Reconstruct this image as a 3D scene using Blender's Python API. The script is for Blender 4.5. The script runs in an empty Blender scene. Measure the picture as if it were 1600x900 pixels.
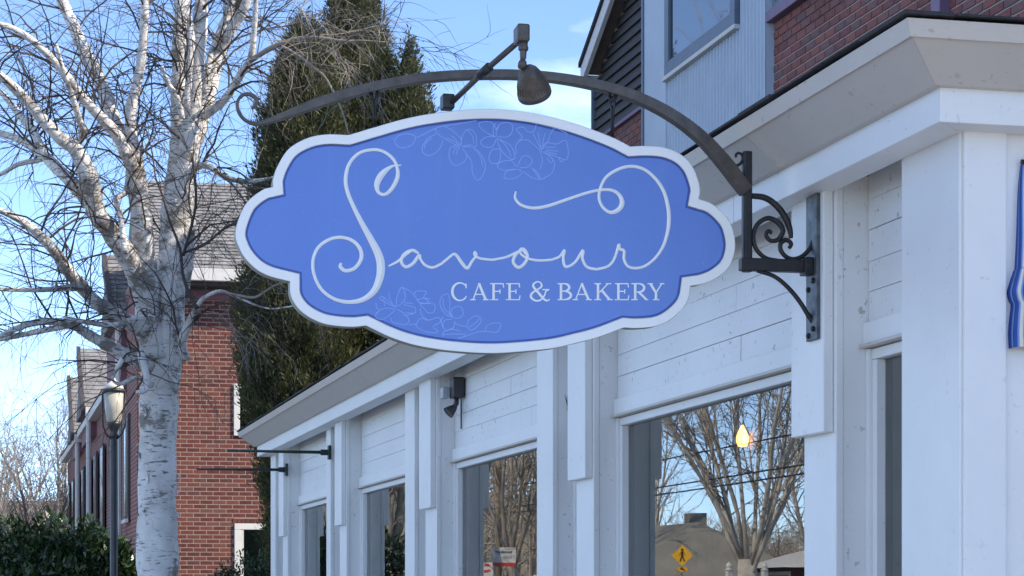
import bpy, bmesh, math, random
import numpy as np
from mathutils import Matrix, Vector

# ------------------------------------------------------------------ camera, world, sun, exposure
scene = bpy.context.scene
COL = scene.collection
F, CX, HY, EYE = 3500.0, 800.0, 930.0, 1.6      # focal length and horizon of the photograph, in its pixels

cam_data = bpy.data.cameras.new('camera')
cam_data.sensor_width = 36.0
cam_data.lens = 36.0 * F / 1600.0
cam_data.shift_y = (HY - 450.0) / 1600.0
cam_data.clip_start = 0.1
cam_data.clip_end = 4000.0
cam = bpy.data.objects.new('camera', cam_data)
cam.location = (0, 0, EYE)
cam.rotation_euler = (math.radians(90), 0, 0)
COL.objects.link(cam)
scene.camera = cam

SUN_AZ = math.radians(108.0)      # clockwise from +Y: the sun stands to the right of the picture
SUN_EL = math.radians(38.0)
TO_SUN = Vector((math.sin(SUN_AZ) * math.cos(SUN_EL), math.cos(SUN_AZ) * math.cos(SUN_EL), math.sin(SUN_EL)))

world = bpy.data.worlds.new('World')
scene.world = world
world.use_nodes = True
wn, wl = world.node_tree.nodes, world.node_tree.links
wn.clear()
w_out = wn.new('ShaderNodeOutputWorld')
w_bg = wn.new('ShaderNodeBackground')
w_sky = wn.new('ShaderNodeTexSky')
w_sky.sky_type = 'NISHITA'
w_sky.sun_disc = False
w_sky.sun_elevation = SUN_EL
w_sky.sun_rotation = SUN_AZ
w_sky.altitude = 0
w_sky.air_density = 0.45
w_sky.dust_density = 0.0
w_sky.ozone_density = 2.2
w_tc = wn.new('ShaderNodeTexCoord')
w_map = wn.new('ShaderNodeMapping')
w_map.inputs['Scale'].default_value = (1.0, 1.0, 2.6)
w_map.inputs['Location'].default_value = (1.27, 1.4, 0.3)
w_noise = wn.new('ShaderNodeTexNoise')
w_noise.inputs['Scale'].default_value = 3.2
w_noise.inputs['Detail'].default_value = 7.0
w_noise.inputs['Roughness'].default_value = 0.55
w_ramp = wn.new('ShaderNodeValToRGB')
w_ramp.color_ramp.elements[0].position = 0.51
w_ramp.color_ramp.elements[0].color = (0, 0, 0, 1)
w_ramp.color_ramp.elements[1].position = 0.80
w_ramp.color_ramp.elements[1].color = (0.95, 0.95, 0.95, 1)
w_mix = wn.new('ShaderNodeMix')
w_mix.data_type = 'RGBA'
w_mix.inputs[7].default_value = (6.6, 7.1, 7.7, 1)
wl.new(w_tc.outputs['Generated'], w_map.inputs['Vector'])
wl.new(w_map.outputs['Vector'], w_noise.inputs['Vector'])
wl.new(w_noise.outputs['Fac'], w_ramp.inputs['Fac'])
wl.new(w_ramp.outputs['Color'], w_mix.inputs[0])
wl.new(w_sky.outputs['Color'], w_mix.inputs[6])
wl.new(w_mix.outputs[2], w_bg.inputs['Color'])
w_bg.inputs['Strength'].default_value = 0.15
wl.new(w_bg.outputs['Background'], w_out.inputs['Surface'])

sun_data = bpy.data.lights.new('sun', 'SUN')
sun_data.energy = 2.7
sun_data.angle = math.radians(0.53)
sun_data.color = (1.0, 0.88, 0.72)
sun = bpy.data.objects.new('sun', sun_data)
sun.rotation_euler = (-TO_SUN).to_track_quat('-Z', 'Y').to_euler()
sun.location = (40, 0, 40)
COL.objects.link(sun)

scene.view_settings.view_transform = 'Standard'
scene.view_settings.look = 'None'
scene.view_settings.gamma = 1.0
scene.view_settings.exposure = 1.45
scene.view_settings.use_curve_mapping = False

# ------------------------------------------------------------------ the street's own axes
# s runs along the cafe front (away from the camera), o out of it towards the street, z up
D = Vector((-0.2329, 0.9725, 0.0)); D.normalize()
N = Vector((-D.y, D.x, 0.0))
B0 = Vector((1.0769, 6.9649, 0.0))
ROT = math.atan2(D.y, D.x)
TB = Matrix.Translation(B0) @ Matrix.Rotation(ROT, 4, 'Z')
TBI = TB.inverted()

def street(s, o, z):
    return TB @ Vector((s, o, z))
def pix(px, py, Y):
    """world point seen at a photograph pixel at depth Y"""
    return Vector(((px - CX) / F * Y, Y, EYE + (HY - py) / F * Y))
def to_street(p):
    return TBI @ Vector(p)
def s_at(px, o):
    k = (px - CX) / F
    return (k * (B0.y + o * N.y) - (B0.x + o * N.x)) / (D.x - k * D.y)
def o_at(px, s):
    k = (px - CX) / F
    return (k * (B0.y + s * D.y) - (B0.x + s * D.x)) / (N.x - k * N.y)
def z_at(px, py, s, o):
    Y = B0.y + s * D.y + o * N.y
    return EYE + (HY - py) / F * Y
def front(px, py, o):          # pixel -> (s, z) on a plane parallel to the cafe front
    s = s_at(px, o)
    return s, z_at(px, py, s, o)
def across(px, py, s):         # pixel -> (o, z) on a plane square to the cafe front
    o = o_at(px, s)
    return o, z_at(px, py, s, o)
def to_pix(p):
    return (CX + F * p[0] / p[1], HY - F * (p[2] - EYE) / p[1])

# ------------------------------------------------------------------ mesh helpers
class MB:
    def __init__(self):
        self.v = []; self.f = []
    def add(self, vs, fs):
        n = len(self.v)
        self.v.extend([tuple(p) for p in vs])
        self.f.extend([tuple(i + n for i in f) for f in fs])
        return self
    def box(self, a0, a1, b0, b1, c0, c1):
        a0, a1 = min(a0, a1), max(a0, a1); b0, b1 = min(b0, b1), max(b0, b1); c0, c1 = min(c0, c1), max(c0, c1)
        v = [(a0,b0,c0),(a1,b0,c0),(a1,b1,c0),(a0,b1,c0),(a0,b0,c1),(a1,b0,c1),(a1,b1,c1),(a0,b1,c1)]
        return self.add(v, [(0,3,2,1),(4,5,6,7),(0,1,5,4),(1,2,6,5),(2,3,7,6),(3,0,4,7)])
    def hexa(self, p):          # eight corners: four below, four above, both counter-clockwise
        return self.add(p, [(0,3,2,1),(4,5,6,7),(0,1,5,4),(1,2,6,5),(2,3,7,6),(3,0,4,7)])
    def prism(self, outline, axis, h0, h1):
        """outline of 2-d points extruded along axis 0/1/2"""
        def p3(q, h):
            if axis == 0: return (h, q[0], q[1])
            if axis == 1: return (q[0], h, q[1])
            return (q[0], q[1], h)
        n = len(outline)
        v = [p3(q, h0) for q in outline] + [p3(q, h1) for q in outline]
        f = [tuple(range(n))[::-1], tuple(range(n, 2 * n))]
        f += [(i, (i + 1) % n, n + (i + 1) % n, n + i) for i in range(n)]
        return self.add(v, f)
    def tube(self, pts, rad, seg=8, caps=True, squash=None):
        P = [Vector(p) for p in pts]
        n = len(P)
        if not hasattr(rad, '__len__'): rad = [rad] * n
        up = None; base = len(self.v)
        for i in range(n):
            t = (P[min(i + 1, n - 1)] - P[max(i - 1, 0)])
            if t.length < 1e-9: t = Vector((0, 0, 1))
            t.normalize()
            if up is None:
                up = t.orthogonal().normalized()
            else:
                up = up - t * up.dot(t)
                if up.length < 1e-6: up = t.orthogonal()
                up.normalize()
            w = t.cross(up)
            for k in range(seg):
                a = 2 * math.pi * k / seg
                self.v.append(tuple(P[i] + (up * math.cos(a) + w * math.sin(a)) * rad[i]))
        for i in range(n - 1):
            for k in range(seg):
                a = base + i * seg + k; b = base + i * seg + (k + 1) % seg
                self.f.append((a, b, b + seg, a + seg))
        if caps:
            self.f.append(tuple(base + k for k in range(seg))[::-1])
            self.f.append(tuple(base + (n - 1) * seg + k for k in range(seg)))
        return self
    def lathe(self, profile, seg=24, origin=(0, 0, 0), axis=(0, 0, 1)):
        ax = Vector(axis).normalized(); u = ax.orthogonal().normalized(); w = ax.cross(u); O = Vector(origin)
        base = len(self.v)
        for r, h in profile:
            for k in range(seg):
                a = 2 * math.pi * k / seg
                self.v.append(tuple(O + ax * h + (u * math.cos(a) + w * math.sin(a)) * r))
        for i in range(len(profile) - 1):
            for k in range(seg):
                a = base + i * seg + k; b = base + i * seg + (k + 1) % seg
                self.f.append((a, b, b + seg, a + seg))
        self.f.append(tuple(base + k for k in range(seg))[::-1])
        self.f.append(tuple(base + (len(profile) - 1) * seg + k for k in range(seg)))
        return self
    def sweep_rect(self, pts, half_t, side, half_w):
        """flat bar: pts centreline, half_t per point in-plane half thickness, side unit vector across the plane"""
        P = [Vector(p) for p in pts]; n = len(P); S = Vector(side)
        base = len(self.v)
        for i in range(n):
            t = (P[min(i + 1, n - 1)] - P[max(i - 1, 0)]).normalized()
            nn = S.cross(t).normalized()
            ht = half_t[i]; hw = half_w[i] if hasattr(half_w, '__len__') else half_w
            for a, b in ((-1, -1), (1, -1), (1, 1), (-1, 1)):
                self.v.append(tuple(P[i] + nn * ht * a + S * hw * b))
        for i in range(n - 1):
            for k in range(4):
                a = base + i * 4 + k; b = base + i * 4 + (k + 1) % 4
                self.f.append((a, b, b + 4, a + 4))
        self.f.append((base + 3, base + 2, base + 1, base))
        e = base + (n - 1) * 4
        self.f.append((e, e + 1, e + 2, e + 3))
        return self

def mesh_of(name, mb, mat=None, smooth=False, off=None):
    me = bpy.data.meshes.new(name)
    v = mb.v
    if off is not None:
        ox, oy, oz = off
        v = [(a - ox, b - oy, c - oz) for a, b, c in v]
    me.from_pydata(v, [], mb.f)
    if mat is not None: me.materials.append(mat)
    if smooth: me.polygons.foreach_set('use_smooth', [True] * len(me.polygons))
    me.update()
    return me

def fix_normals(me):
    bm = bmesh.new(); bm.from_mesh(me); bmesh.ops.recalc_face_normals(bm, faces=bm.faces); bm.to_mesh(me); bm.free()

def tag(o, label=None, cat=None, group=None, kind=None):
    if label: o['label'] = label
    if cat: o['category'] = cat
    if group: o['group'] = group
    if kind: o['kind'] = kind
    return o

def thing(name, label, cat, at, group=None, frame='B'):
    """Empty at the base of a thing; its parts are given in street axes ('B') or world axes ('W')"""
    e = bpy.data.objects.new(name, None)
    e.empty_display_size = 0.2
    if frame == 'B':
        e.matrix_world = TB @ Matrix.Translation(Vector(at))
    else:
        e.location = at
    COL.objects.link(e)
    tag(e, label, cat, group)
    OFF[e.name] = tuple(at)
    return e
OFF = {}

def part(name, mb, mat, parent, bevel=0.0, smooth=False, label=None, kind=None, normals=False, angle=None):
    r = parent
    while r.parent is not None: r = r.parent
    me = mesh_of(name, mb, mat, smooth, OFF[r.name])
    if normals: fix_normals(me)
    o = bpy.data.objects.new(name, me)
    COL.objects.link(o)
    o.parent = parent
    if bevel > 0:
        m = o.modifiers.new('bevel', 'BEVEL'); m.width = bevel; m.segments = 2; m.limit_method = 'ANGLE'
    if label: o['label'] = label
    if kind: o['kind'] = kind
    return o

def single(name, mb, mat, label=None, cat=None, group=None, kind=None, frame='W', bevel=0.0, smooth=False, origin=None):
    """a top-level object that is one mesh"""
    if origin is None:
        a = np.array(mb.v); origin = ((a[:,0].min()+a[:,0].max())/2, (a[:,1].min()+a[:,1].max())/2, a[:,2].min())
        origin = tuple(float(q) for q in origin)
    me = mesh_of(name, mb, mat, smooth, origin)
    o = bpy.data.objects.new(name, me)
    o.matrix_world = (TB if frame == 'B' else Matrix.Identity(4)) @ Matrix.Translation(Vector(origin))
    COL.objects.link(o)
    if bevel > 0:
        m = o.modifiers.new('bevel', 'BEVEL'); m.width = bevel; m.segments = 2; m.limit_method = 'ANGLE'
    return tag(o, label, cat, group, kind)

def np_mesh(name, V, Fidx, mat, smooth=False):
    """V (n,3) float, Fidx (m,k) int, all faces with k corners"""
    me = bpy.data.meshes.new(name)
    m, k = Fidx.shape
    me.vertices.add(len(V)); me.vertices.foreach_set('co', V.astype(np.float32).ravel())
    me.loops.add(m * k); me.loops.foreach_set('vertex_index', Fidx.astype(np.int32).ravel())
    me.polygons.add(m)
    me.polygons.foreach_set('loop_start', np.arange(0, m * k, k, dtype=np.int32))
    me.polygons.foreach_set('loop_total', np.full(m, k, dtype=np.int32))
    if smooth: me.polygons.foreach_set('use_smooth', np.ones(m, dtype=bool))
    me.materials.append(mat)
    me.update(calc_edges=True)
    return me

def smooth_line(pts, n=6, closed=False):
    """Catmull-Rom through tuples of any length"""
    P = [np.array(p, float) for p in pts]; out = []
    m = len(P)
    last = m if closed else m - 1
    for i in range(last):
        p0 = P[(i - 1) % m] if (closed or i > 0) else 2 * P[0] - P[1]
        p1 = P[i]; p2 = P[(i + 1) % m]
        p3 = P[(i + 2) % m] if (closed or i + 2 < m) else 2 * P[-1] - P[-2]
        for j in range(n):
            t = j / n
            out.append(0.5 * ((2*p1) + (-p0+p2)*t + (2*p0-5*p1+4*p2-p3)*t*t + (-p0+3*p1-3*p2+p3)*t**3))
    if not closed: out.append(P[-1])
    return out

# ------------------------------------------------------------------ materials
def mat_new(name):
    m = bpy.data.materials.new(name); m.use_nodes = True
    nt = m.node_tree; b = nt.nodes['Principled BSDF']
    return m, nt, b
def nd(nt, typ, **kw):
    n = nt.nodes.new(typ)
    for k, v in kw.items():
        if k in n.inputs: n.inputs[k].default_value = v
        else: setattr(n, k, v)
    return n
def ramp(nt, fac, stops):
    r = nt.nodes.new('ShaderNodeValToRGB')
    el = r.color_ramp.elements
    while len(el) < len(stops): el.new(0.5)
    for e, (p, c) in zip(el, stops):
        e.position = p; e.color = (c[0], c[1], c[2], 1)
    nt.links.new(fac, r.inputs['Fac'])
    return r.outputs['Color']
def mixc(nt, fac, a, b, mode='MIX'):
    m = nt.nodes.new('ShaderNodeMix'); m.data_type = 'RGBA'; m.blend_type = mode
    for sock, val in ((0, fac), (6, a), (7, b)):
        if hasattr(val, 'links'): nt.links.new(val, m.inputs[sock])
        elif sock == 0: m.inputs[0].default_value = val
        else: m.inputs[sock].default_value = (val[0], val[1], val[2], 1)
    return m.outputs[2]
def noise(nt, scale, detail=4.0, rough=0.5, stretch=(1, 1, 1), coord='Object'):
    tc = nd(nt, 'ShaderNodeTexCoord')
    mp = nd(nt, 'ShaderNodeMapping'); mp.inputs['Scale'].default_value = stretch
    nt.links.new(tc.outputs[coord], mp.inputs['Vector'])
    n = nd(nt, 'ShaderNodeTexNoise', Scale=scale, Detail=detail, Roughness=rough)
    nt.links.new(mp.outputs['Vector'], n.inputs['Vector'])
    return n.outputs['Fac']
def bump(nt, b, h, strength=0.2, dist=0.01):
    n = nd(nt, 'ShaderNodeBump', Strength=strength, Distance=dist)
    nt.links.new(h, n.inputs['Height']); nt.links.new(n.outputs['Normal'], b.inputs['Normal'])

def plain(name, col, rough=0.6, metal=0.0, var=0.12, scale=8.0, bumps=0.1, bscale=60.0, stretch=(1,1,1)):
    m, nt, b = mat_new(name)
    f = noise(nt, scale, 5, 0.6, stretch)
    dark = tuple(c * (1 - var) for c in col); light = tuple(min(1, c * (1 + var)) for c in col)
    nt.links.new(ramp(nt, f, [(0.3, dark), (0.7, light)]), b.inputs['Base Color'])
    b.inputs['Roughness'].default_value = rough
    b.inputs['Metallic'].default_value = metal
    if bumps > 0: bump(nt, b, noise(nt, bscale, 3, 0.6, stretch), bumps, 0.004)
    return m

def painted_wood(name, col, specks=0.6, dirt=(0.30, 0.28, 0.24), rough=0.45, streak=0.35, grain=(1, 1, 8), relief=0.12):
    """old white paint: faint unevenness, brush grain, dark mildew specks and a few smudges"""
    m, nt, b = mat_new(name)
    big = noise(nt, 2.2, 5, 0.65)
    base = ramp(nt, big, [(0.25, tuple(c * 0.90 for c in col)), (0.75, col)])
    sp = noise(nt, 42.0, 2, 0.5)
    spm = ramp(nt, sp, [(0.655, (0, 0, 0)), (0.70, (specks,) * 3)])
    where = ramp(nt, noise(nt, 5.0, 3, 0.6), [(0.46, (0, 0, 0)), (0.60, (1, 1, 1))])
    c1 = mixc(nt, mixc(nt, 1.0, spm, where, 'MULTIPLY'), base, dirt)
    sm = ramp(nt, noise(nt, 1.6, 6, 0.7, (1, 1, 0.35)), [(0.56, (0, 0, 0)), (0.80, (streak,) * 3)])
    c2 = mixc(nt, sm, c1, tuple(0.62 * c for c in col))
    nt.links.new(c2, b.inputs['Base Color'])
    b.inputs['Roughness'].default_value = rough
    bump(nt, b, noise(nt, 30, 4, 0.6, grain), relief, 0.004)
    return m

def brick_mat(name, stops, rough=0.85):
    m, nt, b = mat_new(name)
    oi = nd(nt, 'ShaderNodeObjectInfo'); ge = nd(nt, 'ShaderNodeNewGeometry')
    ad = nd(nt, 'ShaderNodeMath', operation='ADD')
    nt.links.new(oi.outputs['Random'], ad.inputs[0]); nt.links.new(ge.outputs['Random Per Island'], ad.inputs[1])
    fr = nd(nt, 'ShaderNodeMath', operation='FRACT'); nt.links.new(ad.outputs[0], fr.inputs[0])
    col = ramp(nt, fr.outputs[0], stops)
    f = noise(nt, 24, 5, 0.65)
    c = mixc(nt, ramp(nt, f, [(0.35, (0.0,)*3), (0.75, (0.45,)*3)]), col, tuple(min(1, 1.5 * q) for q in stops[len(stops)//2][1]))
    nt.links.new(c, b.inputs['Base Color'])
    b.inputs['Roughness'].default_value = rough
    bump(nt, b, noise(nt, 70, 4, 0.7), 0.3, 0.006)
    return m

def leaf_mat(name, stops, rough=0.5, trans=0.15):
    m, nt, b = mat_new(name)
    ge = nd(nt, 'ShaderNodeNewGeometry')
    nt.links.new(ramp(nt, ge.outputs['Random Per Island'], stops), b.inputs['Base Color'])
    b.inputs['Roughness'].default_value = rough
    if trans > 0:
        tr = nd(nt, 'ShaderNodeBsdfTranslucent')
        c = stops[len(stops)//2][1]
        tr.inputs['Color'].default_value = (c[0]*1.3, c[1]*1.3, c[2], 1)
        mx = nd(nt, 'ShaderNodeMixShader'); mx.inputs[0].default_value = trans
        out = nt.nodes['Material Output']
        nt.links.new(b.outputs[0], mx.inputs[1]); nt.links.new(tr.outputs[0], mx.inputs[2])
        nt.links.new(mx.outputs[0], out.inputs['Surface'])
    return m

def glass_mat(name, ior=2.5, tint=(0.80, 0.88, 0.86)):
    m, nt, b = mat_new(name)
    nt.nodes.remove(b)
    out = nt.nodes['Material Output']
    fr = nd(nt, 'ShaderNodeFresnel', IOR=ior)
    tr = nd(nt, 'ShaderNodeBsdfTransparent'); tr.inputs['Color'].default_value = (*tint, 1)
    gl = nd(nt, 'ShaderNodeBsdfGlossy'); gl.inputs['Color'].default_value = (0.95, 0.97, 0.96, 1); gl.inputs['Roughness'].default_value = 0.0
    bp = nd(nt, 'ShaderNodeBump', Strength=0.03, Distance=0.004)
    nt.links.new(noise(nt, 2.0, 2, 0.5), bp.inputs['Height']); nt.links.new(bp.outputs['Normal'], gl.inputs['Normal'])
    mx = nd(nt, 'ShaderNodeMixShader')
    nt.links.new(fr.outputs[0], mx.inputs[0]); nt.links.new(tr.outputs[0], mx.inputs[1]); nt.links.new(gl.outputs[0], mx.inputs[2])
    nt.links.new(mx.outputs[0], out.inputs['Surface'])
    return m

def bark_birch(name):
    m, nt, b = mat_new(name)
    base = ramp(nt, noise(nt, 3.0, 5, 0.65), [(0.25, (0.44, 0.42, 0.39)), (0.48, (0.68, 0.66, 0.635)), (0.7, (0.84, 0.82, 0.79))])
    lent = ramp(nt, noise(nt, 9.0, 3, 0.6, (1, 1, 5.5)), [(0.585, (0, 0, 0)), (0.65, (0.85,) * 3)])
    tc = nd(nt, 'ShaderNodeTexCoord'); sx = nd(nt, 'ShaderNodeSeparateXYZ'); nt.links.new(tc.outputs['Object'], sx.inputs[0])
    up = nd(nt, 'ShaderNodeMapRange'); up.interpolation_type = 'SMOOTHSTEP'
    for k_, v_ in (('From Min', 3.4), ('From Max', 4.6), ('To Min', 0.012), ('To Max', 0.06)): up.inputs[k_].default_value = v_
    nt.links.new(sx.outputs['Z'], up.inputs['Value'])
    dn = nd(nt, 'ShaderNodeMapRange'); dn.interpolation_type = 'SMOOTHSTEP'
    for k_, v_ in (('From Min', 5.2), ('From Max', 6.6), ('To Min', 0.0), ('To Max', -0.045)): dn.inputs[k_].default_value = v_
    nt.links.new(sx.outputs['Z'], dn.inputs['Value'])
    a1 = nd(nt, 'ShaderNodeMath', operation='ADD'); nt.links.new(up.outputs[0], a1.inputs[0]); nt.links.new(dn.outputs[0], a1.inputs[1])
    a2 = nd(nt, 'ShaderNodeMath', operation='ADD'); nt.links.new(a1.outputs[0], a2.inputs[0]); nt.links.new(noise(nt, 3.4, 6, 0.72, (1, 1, 1.4)), a2.inputs[1])
    patch = ramp(nt, a2.outputs[0], [(0.555, (0, 0, 0)), (0.635, (0.85,) * 3)])
    c = mixc(nt, lent, base, (0.10, 0.09, 0.08))
    c = mixc(nt, patch, c, (0.17, 0.15, 0.125))
    peel = ramp(nt, noise(nt, 2.2, 5, 0.6, (1, 1, 0.6)), [(0.60, (0, 0, 0)), (0.75, (0.7,) * 3)])
    c = mixc(nt, peel, c, (0.58, 0.52, 0.44))
    nt.links.new(c, b.inputs['Base Color'])
    b.inputs['Roughness'].default_value = 0.75
    h = noise(nt, 7.0, 6, 0.7, (1, 1, 2.5))
    bump(nt, b, h, 0.7, 0.03)
    return m

M = {}
M['white'] = painted_wood('white_paint', (0.80, 0.80, 0.79), relief=0.35, grain=(1, 1, 3), specks=0.7)
M['white_clean'] = painted_wood('white_paint_board', (0.82, 0.82, 0.81), specks=0.3, streak=0.18)
M['soffit'] = painted_wood('taupe_paint', (0.58, 0.535, 0.485), specks=0.45, dirt=(0.16, 0.15, 0.13), streak=0.2)
M['shingle_edge'] = plain('asphalt_shingle', (0.035, 0.035, 0.04), 0.95, var=0.4, scale=40, bumps=0.5)
M['iron'] = plain('black_iron', (0.028, 0.027, 0.030), 0.42, 0.35, var=0.35, scale=30, bumps=0.25, bscale=90)
M['iron_bronze'] = plain('bronze_painted_iron', (0.085, 0.072, 0.062), 0.42, 0.35, var=0.3, scale=25, bumps=0.2, bscale=90)
M['plate'] = plain('weathered_iron_plate', (0.10, 0.115, 0.13), 0.5, 0.4, var=0.55, scale=22, bumps=0.3)
def sign_paint():
    """satin paint with faint dust, rain streaks and an uneven sheen"""
    m, nt, b = mat_new('sign_blue_paint'); c = (0.118, 0.225, 0.60)
    base = ramp(nt, noise(nt, 1.6, 4, 0.6), [(0.3, tuple(0.93 * q for q in c)), (0.7, tuple(1.06 * q for q in c))])
    st = ramp(nt, noise(nt, 26, 3, 0.6, (1, 1, 0.05)), [(0.54, (0, 0, 0)), (0.78, (0.08,) * 3)])
    ds = ramp(nt, noise(nt, 120, 2, 0.5), [(0.66, (0, 0, 0)), (0.74, (0.25,) * 3)])
    c1 = mixc(nt, st, base, (0.30, 0.38, 0.62)); c1 = mixc(nt, ds, c1, (0.36, 0.42, 0.6))
    nt.links.new(c1, b.inputs['Base Color'])
    nt.links.new(ramp(nt, noise(nt, 3.0, 4, 0.6), [(0.3, (0.28,) * 3), (0.7, (0.46,) * 3)]), b.inputs['Roughness'])
    bump(nt, b, noise(nt, 90, 3, 0.6), 0.06, 0.002)
    return m
M['sign_blue'] = sign_paint()
M['sign_line'] = plain('sign_pale_blue_line', (0.26, 0.41, 0.85), 0.4, var=0.03, bumps=0)
M['sign_deep'] = plain('sign_deep_blue_edge', (0.055, 0.115, 0.42), 0.45, var=0.03, bumps=0)
M['sign_white'] = plain('sign_white_paint', (0.86, 0.86, 0.84), 0.4, var=0.02, scale=5, bumps=0.03)
M['sign_side'] = plain('sign_edge_paint', (0.30, 0.30, 0.26), 0.6, var=0.15, bumps=0.1)
M['glass'] = glass_mat('window_glass')
M['inner'] = plain('interior_paint', (0.56, 0.66, 0.66), 0.7, var=0.08)
M['inner_dark'] = plain('interior_brown', (0.10, 0.085, 0.075), 0.8, var=0.2)
M['shade'] = plain('roller_shade', (0.34, 0.40, 0.39), 0.9, var=0.06, bumps=0.05)
M['brick'] = brick_mat('red_brick', [(0.0, (0.042, 0.012, 0.011)), (0.25, (0.075, 0.017, 0.014)), (0.5, (0.105, 0.024, 0.018)), (0.75, (0.135, 0.037, 0.025)), (0.92, (0.11, 0.052, 0.040)), (1.0, (0.05, 0.020, 0.020))])
M['mortar'] = plain('mortar', (0.30, 0.205, 0.175), 0.95, var=0.15, scale=20, bumps=0.4)
M['brick_dark'] = brick_mat('plum_brick', [(0.0, (0.115, 0.044, 0.048)), (0.3, (0.17, 0.056, 0.052)), (0.6, (0.22, 0.078, 0.066)), (0.85, (0.135, 0.075, 0.082)), (1.0, (0.10, 0.068, 0.075))])
M['mortar_pale'] = plain('pale_mortar', (0.42, 0.38, 0.38), 0.95, var=0.15, scale=20, bumps=0.4)
M['metal_siding'] = plain('blue_grey_metal', (0.42, 0.50, 0.60), 0.5, 0.0, var=0.06, scale=3, bumps=0.02)
M['frame_blue'] = plain('slate_window_frame', (0.11, 0.15, 0.21), 0.45, var=0.1)
M['black_siding'] = plain('black_stained_board', (0.030, 0.027, 0.028), 0.6, var=0.35, scale=14, bumps=0.25, stretch=(0.3, 1, 6))
M['rake_brown'] = plain('brown_soffit', (0.17, 0.14, 0.125), 0.7, var=0.15)
M['rake_white'] = plain('white_rake_board', (0.62, 0.63, 0.66), 0.6, var=0.08)
M['plum'] = plain('plum_painted_metal', (0.17, 0.11, 0.19), 0.5, var=0.12)
M['plum_dark'] = plain('dark_plum_trim', (0.075, 0.022, 0.045), 0.5, var=0.1)
M['plum_band'] = plain('plum_frieze_board', (0.17, 0.075, 0.095), 0.7, var=0.15)
M['shingle_grey'] = plain('grey_roof_shingle', (0.20, 0.195, 0.195), 0.95, var=0.45, scale=5, bumps=0.4)
M['trim_white'] = plain('white_trim', (0.58, 0.57, 0.55), 0.55, var=0.06)
M['trim_and_shade'] = plain('dark_trim_and_shade', (0.05, 0.045, 0.05), 0.7, var=0.2)  # dark trim; also the painted shadow under the front wing's eave
M['blind'] = plain('green_blind', (0.24, 0.36, 0.33), 0.8, var=0.08)
M['pane_dark'] = plain('dark_window_pane', (0.03, 0.05, 0.055), 0.12, var=0.3, scale=2, bumps=0)
M['birch'] = bark_birch('birch_bark')
M['twig'] = plain('birch_twig', (0.060, 0.047, 0.042), 0.8, var=0.35, scale=6, bumps=0)
M['twig_pale'] = plain('pale_twig', (0.26, 0.23, 0.20), 0.85, var=0.3, scale=6, bumps=0)
M['bare_bark'] = plain('grey_bark', (0.27, 0.25, 0.22), 0.9, var=0.35, scale=5, bumps=0.5)
M['pale_bark'] = plain('pale_grey_bark', (0.46, 0.43, 0.39), 0.9, var=0.35, scale=5, bumps=0.5)
M['bare_twig'] = plain('bare_twig', (0.32, 0.28, 0.235), 0.9, var=0.3, scale=3, bumps=0)
M['wood_brown'] = plain('winter_wood', (0.33, 0.28, 0.21), 0.95, var=0.3, scale=0.4, bumps=0)
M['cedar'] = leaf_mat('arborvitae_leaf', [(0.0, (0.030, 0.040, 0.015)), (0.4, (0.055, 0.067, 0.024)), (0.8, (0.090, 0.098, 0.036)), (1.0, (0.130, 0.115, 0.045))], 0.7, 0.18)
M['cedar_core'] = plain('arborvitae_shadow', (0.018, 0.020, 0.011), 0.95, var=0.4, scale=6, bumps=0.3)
M['rhodo'] = leaf_mat('glossy_evergreen_leaf', [(0.0, (0.012, 0.030, 0.013)), (0.5, (0.026, 0.055, 0.022)), (0.85, (0.045, 0.080, 0.030)), (1.0, (0.075, 0.10, 0.04))], 0.32, 0.08)
M['lamp_black'] = plain('lamp_post_paint', (0.045, 0.048, 0.052), 0.4, 0.2, var=0.2)
M['lamp_glass'] = plain('frosted_lamp_glass', (0.46, 0.44, 0.38), 0.3, var=0.12, scale=12, bumps=0)
M['lamp_cap'] = plain('pale_lamp_cap', (0.70, 0.68, 0.64), 0.45, var=0.08)
M['ground'] = plain('winter_lawn', (0.22, 0.20, 0.13), 0.95, var=0.3, scale=0.8, bumps=0.5)
M['asphalt'] = plain('asphalt', (0.11, 0.108, 0.105), 0.9, var=0.25, scale=3, bumps=0.4)
M['concrete'] = plain('concrete', (0.50, 0.48, 0.45), 0.9, var=0.12, scale=2, bumps=0.3)
M['line_paint'] = plain('road_paint', (0.70, 0.60, 0.15), 0.8, var=0.15)
M['awning_blue'] = plain('awning_blue_cloth', (0.030, 0.085, 0.36), 0.75, var=0.12, scale=10, bumps=0.15, bscale=120)
M['awning_mid'] = plain('awning_light_blue_cloth', (0.16, 0.29, 0.60), 0.75, var=0.1, scale=10, bumps=0.15, bscale=120)
M['awning_cream'] = plain('awning_cream_cloth', (0.70, 0.66, 0.55), 0.75, var=0.08, scale=10, bumps=0.15, bscale=120)
M['green_black'] = plain('dark_green_iron', (0.018, 0.034, 0.032), 0.4, 0.2, var=0.2)
M['device'] = plain('dark_bronze_plastic', (0.045, 0.042, 0.048), 0.5, var=0.2)
M['device_pale'] = plain('grey_plastic', (0.40, 0.42, 0.46), 0.5, var=0.1)
M['yellow'] = plain('sign_yellow', (0.80, 0.42, 0.02), 0.5, var=0.04, bumps=0)
M['ink'] = plain('sign_black', (0.015, 0.015, 0.015), 0.5, var=0.1, bumps=0)
M['red'] = plain('sign_red', (0.62, 0.05, 0.05), 0.5, var=0.05, bumps=0)
M['house_wall'] = plain('house_clapboard', (0.45, 0.43, 0.38), 0.8, var=0.08)
M['house_roof'] = plain('weathered_roof', (0.26, 0.25, 0.22), 0.95, var=0.2, scale=1.5)
M['roof_red'] = plain('red_brown_roof', (0.19, 0.12, 0.10), 0.95, var=0.2, scale=1.5)
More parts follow.
